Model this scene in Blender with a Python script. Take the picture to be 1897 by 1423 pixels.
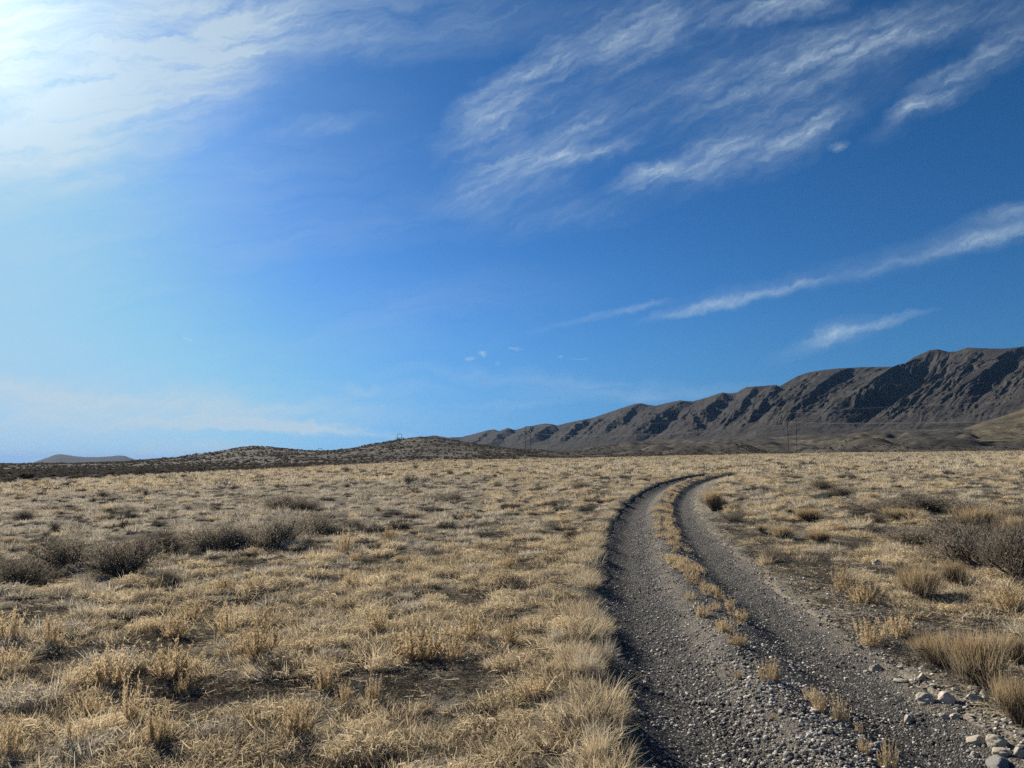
import bpy, math, random
import numpy as np
from math import radians as R_
for _o in list(bpy.data.objects): bpy.data.objects.remove(_o)
scene = bpy.context.scene
C = scene.collection
PI = math.pi
# ------------------------------------------------------------------ camera
F, CX, CY, HOR = 1400.0, 948.5, 711.5, 856.0          # focal length and horizon of the photograph, in its pixels
PITCH = math.atan((HOR - CY) / F)
CAMH = 2.0
SUN_AZ, SUN_EL = R_(-40.0), R_(28.0)                    # azimuth from +Y towards +X
cam_d = bpy.data.cameras.new('camera'); cam = bpy.data.objects.new('camera', cam_d); C.objects.link(cam)
cam_d.sensor_width = 36.0; cam_d.lens = 36.0 * F / 1897.0
cam_d.clip_start = 0.1; cam_d.clip_end = 90000
cam.location = (0, 0, CAMH); cam.rotation_euler = (PI/2 + PITCH, 0, 0)
scene.camera = cam

# ------------------------------------------------------------------ node helper
class NT:
    def __init__(s, tree): s.t = tree; s.n = tree.nodes; s.l = tree.links
    def new(s, typ, **kw):
        n = s.n.new(typ)
        for k, v in kw.items(): setattr(n, k, v)
        return n
    def put(s, sock, v):
        if isinstance(v, bpy.types.NodeSocket): s.l.new(v, sock)
        elif v is not None: sock.default_value = v
    def math(s, op, a, b=None, c=None, clamp=False):
        n = s.new('ShaderNodeMath', operation=op); n.use_clamp = clamp
        for i, v in enumerate((a, b, c)): s.put(n.inputs[i], v)
        return n.outputs[0]
    def vmath(s, op, a, b=None):
        n = s.new('ShaderNodeVectorMath', operation=op)
        s.put(n.inputs[0], a); s.put(n.inputs[1], b)
        return n.outputs[0]
    def comb(s, x, y, z):
        n = s.new('ShaderNodeCombineXYZ')
        for i, v in enumerate((x, y, z)): s.put(n.inputs[i], v)
        return n.outputs[0]
    def sep(s, v):
        n = s.new('ShaderNodeSeparateXYZ'); s.put(n.inputs[0], v); return n.outputs
    def mapping(s, v, loc=(0,0,0), rot=(0,0,0), scl=(1,1,1), typ='POINT'):
        n = s.new('ShaderNodeMapping', vector_type=typ); s.put(n.inputs['Vector'], v)
        n.inputs['Location'].default_value = loc; n.inputs['Rotation'].default_value = rot; n.inputs['Scale'].default_value = scl
        return n.outputs[0]
    def noise(s, v, scale, detail=4, rough=0.55, dist=0.0, col=False, lac=2.0):
        n = s.new('ShaderNodeTexNoise'); s.put(n.inputs['Vector'], v)
        n.inputs['Scale'].default_value = scale; n.inputs['Detail'].default_value = detail
        n.inputs['Roughness'].default_value = rough; n.inputs['Distortion'].default_value = dist
        n.inputs['Lacunarity'].default_value = lac
        return n.outputs[1 if col else 0]
    def voro(s, v, scale, feature='F1', out=0, rand=1.0):
        n = s.new('ShaderNodeTexVoronoi', feature=feature); s.put(n.inputs['Vector'], v)
        n.inputs['Scale'].default_value = scale; n.inputs['Randomness'].default_value = rand
        return n.outputs[out]
    def range(s, v, a, b, c=0.0, d=1.0, smooth=False):
        n = s.new('ShaderNodeMapRange'); n.interpolation_type = 'SMOOTHSTEP' if smooth else 'LINEAR'
        s.put(n.inputs[0], v)
        for i, q in enumerate((a, b, c, d)): s.put(n.inputs[i+1], q)
        return n.outputs[0]
    def ramp(s, v, stops):
        n = s.new('ShaderNodeValToRGB'); s.put(n.inputs[0], v); e = n.color_ramp.elements
        while len(e) < len(stops): e.new(0.5)
        for q, (p, c) in zip(e, stops): q.position = p; q.color = (*c, 1)
        return n.outputs[0]
    def mix(s, f, a, b, blend='MIX'):
        n = s.new('ShaderNodeMix', data_type='RGBA', blend_type=blend)
        s.put(n.inputs[0], f)
        for i, v in ((6, a), (7, b)):
            if isinstance(v, tuple): v = (*v, 1) if len(v) == 3 else v
            s.put(n.inputs[i], v)
        return n.outputs[2]
    def attr(s, name, out=2):
        n = s.new('ShaderNodeAttribute', attribute_name=name); return n.outputs[out]

# ------------------------------------------------------------------ world: sky with cirrus
def sky_uv(px, py):
    X, Z = (px - CX) / F, (CY - py) / F
    y = math.cos(PITCH) - Z * math.sin(PITCH); z = math.sin(PITCH) + Z * math.cos(PITCH)
    return X / y, z / y
world = bpy.data.worlds.new('World'); scene.world = world; world.use_nodes = True
world.cycles.sampling_method = 'MANUAL'; world.cycles.sample_map_resolution = 512
SKY = 0.1
GRADE_K, GRADE_G = (0.200, 0.355, 0.590), (1.42, 1.20, 1.33)
def build_world():
    t = NT(world.node_tree); t.n.clear()
    out = t.new('ShaderNodeOutputWorld'); bg = t.new('ShaderNodeBackground')
    bg.inputs['Strength'].default_value = SKY
    t.l.new(bg.outputs[0], out.inputs['Surface'])
    sky = t.new('ShaderNodeTexSky', sky_type='NISHITA'); sky.sun_disc = False
    sky.sun_elevation = SUN_EL; sky.sun_rotation = SUN_AZ
    sky.altitude = 0; sky.air_density = 1.0; sky.dust_density = 0.6; sky.ozone_density = 3.0
    gx, gy, gz = t.sep(t.new('ShaderNodeTexCoord').outputs['Generated'])
    gz = t.math('SMOOTH_MAX', gz, 0.10, 0.12)
    t.l.new(t.vmath('NORMALIZE', t.comb(gx, gy, gz)), sky.inputs['Vector'])
    # grade the clear sky to the deep blue of a dry, high desert day
    chan = []
    for c, k, g, lim in zip(t.sep(sky.outputs[0]), GRADE_K, GRADE_G, (0.246, 0.376, 0.505)):
        q = t.math('POWER', t.math('MAXIMUM', t.math('MULTIPLY', c, SKY), 0.0), g)
        chan.append(t.math('MULTIPLY', t.math('SMOOTH_MIN', t.math('MULTIPLY', q, k), lim, 0.12), 1/SKY))
    skyc = t.comb(*chan)
    gen = t.new('ShaderNodeTexCoord').outputs['Generated']
    x, y, z = t.sep(gen)
    ym = t.math('MAXIMUM', y, 0.08)
    uv = t.comb(t.math('DIVIDE', x, ym), t.math('DIVIDE', z, ym), 0.0)
    front = t.range(y, 0.1, 0.35)
    # the pale sky low down and towards the sun
    w1 = t.noise(uv, 5.0, 5, 0.6, col=True)
    warp = t.vmath('MULTIPLY', t.vmath('SUBTRACT', w1, (0.5, 0.5, 0.5)), (0.13, 0.08, 0.0))
    w2 = t.noise(uv, 26.0, 4, 0.65, col=True)
    warp2 = t.vmath('MULTIPLY', t.vmath('SUBTRACT', w2, (0.5, 0.5, 0.5)), (0.035, 0.025, 0.0))
    uvw = t.vmath('ADD', t.vmath('ADD', uv, warp), warp2)
    uvs = t.vmath('ADD', uv, warp2)
    def blobs(v, lst):
        acc = None
        for px, py, ln, wd, ang, wt in lst:
            u0, v0 = sky_uv(px, py)
            m = t.mapping(v, (u0, v0, 0), (0, 0, R_(ang)), (ln / F * 1.15, wd / F * 1.15, 1), 'TEXTURE')
            g = t.new('ShaderNodeTexGradient', gradient_type='SPHERICAL'); t.l.new(m, g.inputs[0])
            s = t.math('SMOOTH_MIN', g.outputs['Fac'], 0.9, 0.2)
            acc = t.math('MULTIPLY', s, wt) if acc is None else t.math('MULTIPLY_ADD', s, wt, acc)
        return acc
    # ragged cirrus: centre x, y, half length, half width, angle, weight
    cir = blobs(uvw, CIRRUS)
    streak = t.noise(t.mapping(uvw, (0,0,0), (0,0,R_(24)), (1/5, 1/30, 1), 'TEXTURE'), 1.0, 8, 0.58, 0.0)
    fine = t.noise(t.mapping(uvs, (0,0,0), (0,0,R_(30)), (1/20, 1/90, 1), 'TEXTURE'), 1.0, 6, 0.62, 0.0)
    tex = t.math('ADD', t.math('MULTIPLY', streak, 0.55), t.math('MULTIPLY', fine, 0.45))
    tex = t.math('POWER', t.range(tex, 0.36, 0.66), 1.7)
    cir = t.math('MULTIPLY', cir, t.math('MULTIPLY_ADD', tex, 0.76, 0.12))
    # sharper trails
    tr = blobs(uvs, TRAILS)
    ttex = t.noise(t.mapping(uvs, (0,0,0), (0,0,R_(28)), (1/28, 1/80, 1), 'TEXTURE'), 1.0, 7, 0.75, 0.5)
    tr = t.math('MULTIPLY', tr, t.range(ttex, 0.3, 0.68, 0.25, 0.85))
    # soft veils
    ve = blobs(uvw, VEILS)
    vtex = t.noise(t.mapping(uvw, (0,0,0), (0,0,R_(9)), (1/5, 1/30, 1), 'TEXTURE'), 1.0, 9, 0.66, 0.6)
    ve = t.math('MULTIPLY', ve, t.range(vtex, 0.3, 0.70, 0.05, 1.3))
    dens = t.math('ADD', t.math('ADD', cir, tr), ve)
    dens = t.math('MULTIPLY', t.math('MINIMUM', t.math('MAXIMUM', dens, 0.0), 0.93), front)
    # clouds are lit much more strongly near the sun
    sd = (math.sin(SUN_AZ)*math.cos(SUN_EL), math.cos(SUN_AZ)*math.cos(SUN_EL), math.sin(SUN_EL))
    dn = t.new('ShaderNodeVectorMath', operation='DOT_PRODUCT'); t.l.new(gen, dn.inputs[0]); dn.inputs[1].default_value = sd
    ang = t.math('ARCCOSINE', t.math('MINIMUM', dn.outputs['Value'], 0.99999))
    g1 = t.math('POWER', 2.718, t.math('MULTIPLY', ang, -5.5))
    g2 = t.math('POWER', 2.718, t.math('MULTIPLY', t.math('MULTIPLY', ang, ang), -62.0))
    br = t.math('ADD', t.math('MULTIPLY_ADD', g1, 1.1, 4.0), t.math('MULTIPLY', g2, 2.0))
    ccol = t.mix(1.0, t.comb(br, br, br), (0.77, 0.96, 1.10), 'MULTIPLY')
    lit = t.math('MULTIPLY', dens, 0.9)
    col = t.mix(lit, skyc, ccol)
    # aureole of thin high ice cloud
    au = t.math('MULTIPLY', g2, 2.0)
    col = t.mix(1.0, col, t.comb(au, au, au), 'ADD')
    t.l.new(col, bg.inputs['Color'])
CIRRUS = [
    (985, 300, 120, 26, 16, 1.0), (1040, 285, 60, 14, 18, 0.6), (940, 310, 130, 60, 20, 0.45), (1120, 275, 80, 20, 14, 0.75),
    (890, 240, 120, 60, 32, 0.75), (950, 190, 130, 60, 40, 0.7), (1030, 110, 160, 40, 24, 0.95), (1060, 230, 90, 70, 50, 0.5), (1130, 80, 170, 70, 20, 0.55),
    (1150, 210, 260, 100, 20, 0.32), (1210, 320, 110, 26, 14, 0.85), (1300, 300, 150, 50, 20, 0.70), (1420, 250, 170, 70, 20, 0.6), (1490, 232, 80, 20, 28, 1.0),
    (1190, 40, 240, 80, 8, 0.55), (1440, 15, 130, 34, 8, 1.1), (1500, 110, 240, 60, 12, 0.55), (1620, 85, 170, 28, 15, 0.75),
    (1690, 40, 220, 60, 14, 0.55), (1700, 205, 80, 22, 16, 1.0), (1780, 150, 220, 44, 33, 0.65), (1860, 60, 150, 50, 38, 0.5),
    (1556, 268, 24, 12, 10, 0.9), (1450, 140, 280, 120, 14, 0.35), (920, 355, 150, 50, 12, 0.5), (1060, 390, 240, 40, 12, 0.30),
    (640, 60, 190, 60, -6, 0.5), (600, 225, 130, 22, 8, 0.35), (300, 120, 420, 120, 10, 0.45), (100, 270, 260, 60, -16, 0.5),
]
TRAILS = [
    (430, 790, 270, 9, -3, 0.75), (560, 797, 170, 7, -3, 0.5), (230, 742, 200, 9, -4, 0.3), (60, 845, 330, 9, 0, 0.35), (1380, 553, 150, 11, 13, 0.55), (1370, 548, 150, 24, 13, 0.18), (1290, 571, 120, 12, 13, 0.36), (1480, 527, 70, 6, 15, 0.40), (1680, 486, 240, 12, 14, 0.22), (1670, 478, 260, 30, 13, 0.18),
    (1840, 437, 130, 16, 16, 0.55), (1850, 420, 150, 40, 15, 0.32), (1885, 392, 90, 18, 12, 0.30), (1120, 584, 150, 9, 12, 0.25), (1190, 567, 60, 8, 12, 0.28),
    (1540, 622, 55, 16, 12, 0.62), (1560, 614, 90, 26, 14, 0.28), (1640, 596, 100, 10, 15, 0.50), (1500, 642, 90, 18, 20, 0.2),
    (895, 652, 9, 5, 0, 0.8), (875, 665, 10, 4, 10, 0.7), (955, 651, 12, 4, 0, 0.8), (920, 672, 9, 3, 0, 0.35), (343, 628, 11, 3.5, 0, 0.9), (1040, 661, 6, 3, 0, 0.5), (1070, 661, 18, 2, 0, 0.4),
]
VEILS = [
    (60, 70, 560, 230, 16, 0.72), (300, 80, 460, 170, 18, 0.62), (110, 235, 400, 140, 18, 0.80), (330, 140, 260, 60, 20, 0.3), (480, 20, 300, 80, 5, 0.35),
    (40, 310, 260, 40, -18, 0.40), (160, 300, 170, 14, -24, 0.35), (-40, 0, 240, 190, 0, 0.5),
    (200, 745, 560, 50, -2, 0.80), (470, 790, 330, 15, -3, 1.1), (60, 715, 300, 22, -4, 0.35), (250, 845, 600, 22, 0, 0.85),
    (1000, 700, 330, 20, -3, 0.25), (1180, 726, 280, 14, 0, 0.3), (960, 745, 130, 10, 3, 0.25), (700, 715, 160, 14, -4, 0.25),
    (120, 790, 800, 120, 0, 0.50), (80, 850, 700, 40, 0, 0.4), (700, 600, 420, 90, 10, 0.15), (750, 400, 320, 60, 14, 0.12), (850, 20, 240, 90, 8, 0.25), (100, 480, 420, 320, 0, 0.22), (430, 320, 380, 240, 10, 0.14),
]
build_world()
# ------------------------------------------------------------------ sun
sun_d = bpy.data.lights.new('sun', 'SUN'); sun = bpy.data.objects.new('sun', sun_d); C.objects.link(sun)
sun_d.energy = 5.0; sun_d.angle = R_(0.55); sun_d.color = (1.0, 0.915, 0.78)
sun.rotation_euler = (PI/2 - SUN_EL, 0, -SUN_AZ + PI)   # placeholder, replaced by the exact aim just below
from mathutils import Vector
_sd = Vector((math.sin(SUN_AZ)*math.cos(SUN_EL), math.cos(SUN_AZ)*math.cos(SUN_EL), math.sin(SUN_EL)))
sun.rotation_euler = _sd.to_track_quat('Z', 'Y').to_euler()
scene.view_settings.view_transform = 'Standard'; scene.view_settings.look = 'None'
scene.view_settings.exposure = 0.75; scene.view_settings.gamma = 1.0
cy = scene.cycles
cy.max_bounces = 4; cy.diffuse_bounces = 2; cy.glossy_bounces = 1; cy.transmission_bounces = 2; cy.volume_bounces = 0
cy.transparent_max_bounces = 4; cy.use_adaptive_sampling = True; cy.adaptive_threshold = 0.015
cy.sample_clamp_indirect = 8.0; cy.sample_clamp_direct = 12.0; cy.use_denoising = False; cy.denoiser = 'OPENIMAGEDENOISE'; cy.denoising_input_passes = 'RGB_ALBEDO_NORMAL'; cy.denoising_prefilter = 'ACCURATE'

# ------------------------------------------------------------------ small helpers
rng = np.random.default_rng(7)
random.seed(7)
def hash2(ix, iy, seed):
    h = (ix.astype(np.int64) * 374761393 + iy.astype(np.int64) * 668265263 + seed * 1442695041) & 0xFFFFFFFF
    h = ((h ^ (h >> 13)) * 1274126177) & 0xFFFFFFFF
    h = ((h ^ (h >> 15)) * 2246822519) & 0xFFFFFFFF
    return (h ^ (h >> 16)).astype(np.float64) / 4294967296.0
def gnoise(x, y, seed=0):
    x = np.asarray(x, float); y = np.asarray(y, float)
    ix = np.floor(x); iy = np.floor(y); fx = x - ix; fy = y - iy
    ux = fx*fx*fx*(fx*(fx*6-15)+10); uy = fy*fy*fy*(fy*(fy*6-15)+10)
    def g(dx, dy):
        a = hash2(ix+dx, iy+dy, seed) * 2*PI
        return np.cos(a)*(fx-dx) + np.sin(a)*(fy-dy)
    return ((g(0,0)*(1-ux)+g(1,0)*ux)*(1-uy) + (g(0,1)*(1-ux)+g(1,1)*ux)*uy) * 1.5
def fbm(x, y, seed=0, octv=4, gain=0.5, ridge=False):
    s = 0; a = 1.0; tot = 0; x = np.asarray(x, float); y = np.asarray(y, float)
    for o in range(octv):
        n = gnoise(x, y, seed + o*17)
        if ridge: n = 1 - 2*np.abs(n)
        s = s + a*n; tot += a; a *= gain
        x, y = x*1.97*0.8 - y*1.97*0.6 + 3.1, x*1.97*0.6 + y*1.97*0.8 + 1.7
    return s / tot
def sstep(a, b, x):
    t = np.clip((np.asarray(x, float) - a) / (b - a), 0, 1); return t*t*(3-2*t)
def mesh_from(name, V, Fq, mat, smooth=False, attrs=None):
    me = bpy.data.meshes.new(name)
    V = np.ascontiguousarray(V, np.float32); Fq = np.ascontiguousarray(Fq, np.int32)
    k = Fq.shape[1]
    me.vertices.add(len(V)); me.vertices.foreach_set('co', V.ravel())
    me.loops.add(Fq.size); me.loops.foreach_set('vertex_index', Fq.ravel())
    me.polygons.add(len(Fq)); me.polygons.foreach_set('loop_start', np.arange(0, Fq.size, k, dtype=np.int32))
    try: me.polygons.foreach_set('loop_total', np.full(len(Fq), k, np.int32))
    except Exception: pass
    me.polygons.foreach_set('use_smooth', np.full(len(Fq), smooth, bool))
    for n, a in (attrs or {}).items():
        at_ = me.attributes.new(n, 'FLOAT', 'POINT'); at_.data.foreach_set('value', np.ascontiguousarray(a, np.float32))
    if mat: me.materials.append(mat)
    me.update(calc_edges=True)
    return me
def link(name, data, parent=None, loc=None, rotz=0.0, scl=None):
    o = bpy.data.objects.new(name, data); C.objects.link(o)
    if parent: o.parent = parent
    if loc is not None: o.location = loc
    o.rotation_euler[2] = rotz
    if scl is not None: o.scale = scl if hasattr(scl, '__len__') else (scl,)*3
    return o
def tag(o, label=None, cat=None, group=None, kind=None):
    if label: o['label'] = label
    if cat: o['category'] = cat
    if group: o['group'] = group
    if kind: o['kind'] = kind
    return o
def grid_faces(nr, nc):
    i = np.arange(nr-1)[:, None]*nc + np.arange(nc-1)[None, :]
    i = i.ravel(); return np.stack([i, i+1, i+nc+1, i+nc], 1)

# ------------------------------------------------------------------ terrain
RX = np.array([(-12, 1.5), (0, 2.1), (3, 2.2), (4.92, 2.26), (6.66, 2.33), (7.81, 2.42), (10.7, 2.71), (13.14, 3.01), (17.06, 3.56), (24.3, 4.85), (29.9, 6.1), (36.7, 7.85),
               (43.1, 9.8), (48.9, 11.8), (54.1, 14.0), (58, 16.2), (62, 19.2), (70, 26.0), (160, 110.0)])
ROAD_END = 60.0
_yy = np.linspace(-12, 160, 1721)
_xx = np.interp(_yy, RX[:, 0], RX[:, 1])
for _k in range(3):
    _p = np.pad(_xx, 15, mode='reflect', reflect_type='odd'); _xx = np.convolve(_p, np.ones(31)/31, 'valid')
_dx = np.gradient(_xx, _yy)
def road_off(x, y):
    xm = np.interp(y, _yy, _xx); s = np.interp(y, _yy, _dx)
    return (x - xm) / np.sqrt(1 + s*s)
def road_far(y): return (y > -12) & (y < ROAD_END - 0.6)
HILL = np.array([(-900, 858), (0, 860), (150, 859), (230, 857), (260, 854), (330, 849), (400, 839), (440, 832), (470, 829), (500, 830), (540, 834), (575, 837), (610, 836.5),
                 (650, 833), (690, 825), (740, 817), (780, 812.5), (810, 814), (850, 820), (900, 827), (950, 834), (1000, 840), (1060, 850), (1150, 870), (2900, 870)])
HD = 620.0
def softx(x): return 250*np.tanh(x/250)
def plain(x, y):
    xs = softx(x); sx = 0.0225*xs - 0.0045*(np.sqrt(xs*xs + 100) - 10)
    yb = 400*np.tanh(np.maximum(y, -200)/400)
    return sx + 0.012*yb
def scrub_edge(px):        # depth where tan grass gives way to dark scrub
    return np.interp(px, [-300, 0, 300, 480, 600, 700, 850, 950, 1100, 1400, 1900, 2400], [75, 92, 112, 150, 190, 235, 255, 250, 290, 345, 380, 380])
def pxof(x, y): return CX + F*np.clip(x/np.maximum(y, 1.0), -3, 3)
def z_big(x, y):
    px = pxof(x, y); z = plain(x, y)
    xe = x/np.maximum(y, 1)*HD
    zc = CAMH + (HOR - np.interp(px, HILL[:, 0], HILL[:, 1]))/F*HD - plain(xe, np.full_like(x, HD))
    g = sstep(200, HD, y)**1.25 * (1 - 0.75*sstep(HD*1.02, 1500, y))
    z = z + np.maximum(zc, 0)*g
    fan = sstep(880, 1250, px)
    yf = np.maximum(y - 340, 0)
    rise = 0.030 + 0.020*sstep(1300, 1800, px)
    z = z + fan*(rise*np.minimum(yf, 1500) * sstep(0, 500, yf))
    kn = np.maximum(fbm(x/70, y/100, 91, 4, 0.55), -0.1)
    z = z + fan*kn*11*sstep(360, 520, y)*(1 - sstep(1000, 1500, y))
    kn2 = np.maximum(fbm(x/42, y/34, 191, 3, 0.5) - 0.08, 0)
    z = z + fan*kn2*10*sstep(350, 430, y)*(1 - sstep(700, 1000, y))
    lf = 1 - sstep(300, 700, px)
    z = z - lf*sstep(700, 9000, y)*55
    z = z + fbm(x/45, y/45, 31, 3)*0.35*sstep(30, 120, y)
    z = z + fbm(x/25, y/60, 33, 3)*1.1*sstep(230, 480, y)
    return z
def mound(x, y): return fbm(x/1.5, y/1.5, 8, 3, 0.5)
def z_mid(x, y):
    r = np.hypot(x, y)
    return fbm(x/7, y/7, 5, 3)*0.10*sstep(2, 9, r) + mound(x, y)*0.10*(1 - sstep(60, 160, r)) + fbm(x/0.55, y/0.55, 9, 2)*0.03*(1 - sstep(25, 60, r))
def prof(o, x, y):         # cross section of the two-track
    L, Rr = -1.05, 0.52
    z = -0.13*np.exp(-((o-L)/0.36)**2) - 0.16*np.exp(-((o-Rr)/0.28)**2) + 0.10*np.exp(-((o+0.28)/0.34)**2)
    z = z + 0.12*np.exp(-((o+1.76)/0.34)**2) + 0.05*np.exp(-((o-1.75)/0.5)**2)
    return z
def road_w(o): return sstep(-2.5, -1.65, o) * (1 - sstep(1.3, 2.3, o))
def z_surface(x, y):       # ground with the road's own relief
    x = np.asarray(x, float); y = np.asarray(y, float)
    o = road_off(x, y); inr = np.where(road_far(y), 1.0, 0.0)
    w = road_w(o)*inr
    return z_big(x, y) + z_mid(x, y)*(1 - 0.75*w) + np.where(np.abs(o) < 5, prof(o, x, y), 0)*inr
def edge_l(y): return -1.50 + 0.10*gnoise(y/1.1, y*0+3.3, 41) + 0.05*gnoise(y/0.3, y*0+1.3, 42)
def edge_r(y): return 1.15 + 0.20*gnoise(y/1.4, y*0+7.3, 43) + 0.08*gnoise(y/0.35, y*0+9.3, 44)
Z0 = float(z_surface(np.array([0.0]), np.array([0.0]))[0])
cam.location.z = CAMH
def ray(px, py):
    X, Z = (px - CX)/F, (CY - py)/F
    return X/(math.cos(PITCH) - Z*math.sin(PITCH)), (math.sin(PITCH) + Z*math.cos(PITCH))/(math.cos(PITCH) - Z*math.sin(PITCH))
_ys = np.exp(np.linspace(math.log(2.0), math.log(3000), 1500))
def at(px, py):            # the ground point seen at a pixel of the photograph
    u, v = ray(px, py)
    d = (CAMH + v*_ys) - z_surface(u*_ys, _ys)
    k = np.argmax(d < 0) if (d < 0).any() else len(d)-1
    k = max(k, 1); f = d[k-1]/(d[k-1]-d[k]+1e-9); y = _ys[k-1] + f*(_ys[k]-_ys[k-1])
    x = u*y; return float(x), float(y), float(z_surface(np.array([x]), np.array([y]))[0])
def to_px(x, y, z):
    dz = z - CAMH; yc = y*math.cos(PITCH) + dz*math.sin(PITCH); zc = -y*math.sin(PITCH) + dz*math.cos(PITCH)
    return CX + F*x/yc, CY - F*zc/yc

# ------------------------------------------------------------------ materials
def new_mat(name):
    m = bpy.data.materials.new(name); m.use_nodes = True; t = NT(m.node_tree); t.n.clear()
    out = t.new('ShaderNodeOutputMaterial'); return m, t, out
def principled(t, out, col, rough=0.9, bump=None, bstr=0.5, bdist=0.02, spec=0.15):
    p = t.new('ShaderNodeBsdfPrincipled'); t.put(p.inputs['Base Color'], (*col, 1) if isinstance(col, tuple) else col)
    t.put(p.inputs['Roughness'], rough); p.inputs['Specular IOR Level'].default_value = spec
    if bump is not None:
        b = t.new('ShaderNodeBump'); b.inputs['Strength'].default_value = bstr; b.inputs['Distance'].default_value = bdist
        t.l.new(bump, b.inputs['Height']); t.l.new(b.outputs[0], p.inputs['Normal'])
    t.l.new(p.outputs[0], out.inputs['Surface']); return p
def geo_pos(t): return t.new('ShaderNodeNewGeometry').outputs['Position']
def plant_mat(name, stops, trans=0.35, rnd=0.45):
    m, t, out = new_mat(name)
    ri = t.new('ShaderNodeObjectInfo').outputs['Random']
    f = t.math('ADD', t.math('MULTIPLY', t.attr('tint'), 1 - rnd), t.math('MULTIPLY', ri, rnd))
    c = t.ramp(f, stops)
    d = t.new('ShaderNodeBsdfDiffuse'); t.l.new(c, d.inputs[0])
    tr = t.new('ShaderNodeBsdfTranslucent'); t.l.new(c, tr.inputs[0])
    mx = t.new('ShaderNodeMixShader'); mx.inputs[0].default_value = trans
    t.l.new(d.outputs[0], mx.inputs[1]); t.l.new(tr.outputs[0], mx.inputs[2]); t.l.new(mx.outputs[0], out.inputs['Surface'])
    return m
M_straw = plant_mat('dry_straw', [(0.08, (0.11, 0.09, 0.062)), (0.40, (0.50, 0.405, 0.26)), (0.75, (0.80, 0.67, 0.455))], 0.36, 0.35)
M_pale = plant_mat('bleached_bunchgrass', [(0.08, (0.11, 0.098, 0.08)), (0.40, (0.48, 0.42, 0.32)), (0.75, (0.80, 0.71, 0.545))], 0.30, 0.35)
M_tan = plant_mat('tan_meadow_grass', [(0.08, (0.15, 0.118, 0.076)), (0.40, (0.58, 0.465, 0.295)), (0.75, (0.82, 0.685, 0.45))], 0.32, 0.35)
M_dead = plant_mat('dead_bunchgrass', [(0.05, (0.055, 0.05, 0.043)), (0.5, (0.14, 0.126, 0.105)), (0.95, (0.26, 0.235, 0.195))], 0.2)
M_litter = plant_mat('grey_litter', [(0.05, (0.06, 0.052, 0.042)), (0.5, (0.15, 0.13, 0.10)), (0.95, (0.30, 0.26, 0.20))], 0.15)
M_weed = plant_mat('golden_weed', [(0.05, (0.33, 0.245, 0.14)), (0.5, (0.55, 0.43, 0.26)), (0.95, (0.68, 0.55, 0.36))], 0.45)
M_stalk = plant_mat('weed_stalk', [(0.05, (0.16, 0.105, 0.055)), (0.95, (0.34, 0.24, 0.13))], 0.1)
M_sage = plant_mat('sagebrush_twigs', [(0.05, (0.085, 0.073, 0.058)), (0.5, (0.265, 0.226, 0.172)), (0.95, (0.50, 0.435, 0.335))], 0.30)
M_wood = plant_mat('sagebrush_wood', [(0.05, (0.04, 0.034, 0.029)), (0.95, (0.13, 0.11, 0.092))], 0.0)
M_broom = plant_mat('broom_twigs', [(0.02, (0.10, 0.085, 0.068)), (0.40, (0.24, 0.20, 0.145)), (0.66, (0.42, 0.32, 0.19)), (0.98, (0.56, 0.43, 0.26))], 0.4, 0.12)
M_scrub = plant_mat('hillside_scrub', [(0.05, (0.065, 0.058, 0.049)), (0.6, (0.115, 0.101, 0.082)), (0.97, (0.19, 0.163, 0.123))], 0.3, 0.6)

def ground_mat():
    m, t, out = new_mat('dry_ground'); P = geo_pos(t)
    scr = t.attr('scrub'); bare = t.attr('bare'); fan = t.attr('fan')
    n1 = t.noise(P, 0.9, 6, 0.6); n2 = t.noise(P, 9, 5, 0.65); n3 = t.noise(P, 60, 3, 0.6)
    dirt = t.ramp(n2, [(0.25, (0.044, 0.039, 0.033)), (0.5, (0.09, 0.08, 0.066)), (0.75, (0.17, 0.15, 0.12))])
    st = t.noise(t.mapping(P, rot=(0,0,0.6), scl=(14, 60, 20)), 1.0, 4, 0.65)
    straw = t.ramp(st, [(0.3, (0.13, 0.105, 0.07)), (0.55, (0.30, 0.24, 0.155)), (0.8, (0.44, 0.365, 0.24))])
    lf = t.math('MULTIPLY', t.range(t.math('ADD', n1, t.math('MULTIPLY', n3, 0.25)), 0.5, 0.72), t.math('SUBTRACT', 1.0, bare))
    c = t.mix(t.math('MULTIPLY', lf, 0.40), dirt, straw)
    tanc = t.ramp(n2, [(0.25, (0.09, 0.08, 0.064)), (0.5, (0.19, 0.168, 0.132)), (0.75, (0.33, 0.29, 0.225))])
    c = t.mix(t.math('MULTIPLY', t.attr('tan'), 0.85), c, tanc)
    # far slopes: patchy scrub over grey soil
    s1 = t.noise(t.mapping(P, scl=(1, 0.6, 1)), 0.05, 6, 0.62); s2 = t.noise(P, 0.45, 4, 0.7)
    far = t.ramp(t.math('ADD', t.math('MULTIPLY', s1, 0.5), t.math('MULTIPLY', s2, 0.5)),
                 [(0.36, (0.05, 0.045, 0.038)), (0.5, (0.075, 0.067, 0.055)), (0.63, (0.115, 0.10, 0.077))])
    c = t.mix(scr, c, far)
    f1 = t.noise(t.mapping(P, scl=(1, 0.5, 2)), 0.02, 7, 0.65); f2 = t.noise(P, 0.16, 5, 0.7)
    fc = t.ramp(t.math('ADD', t.math('MULTIPLY', f1, 0.45), t.math('MULTIPLY', f2, 0.55)),
                [(0.38, (0.022, 0.021, 0.019)), (0.5, (0.056, 0.051, 0.043)), (0.64, (0.14, 0.12, 0.085))])
    c = t.mix(fan, c, fc)
    peb = t.voro(P, 28, 'F1'); bh = t.math('ADD', t.math('MULTIPLY', n2, 0.6), t.math('MULTIPLY', peb, -0.35))
    principled(t, out, c, 0.95, bh, 0.7, 0.05, 0.05)
    return m
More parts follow.
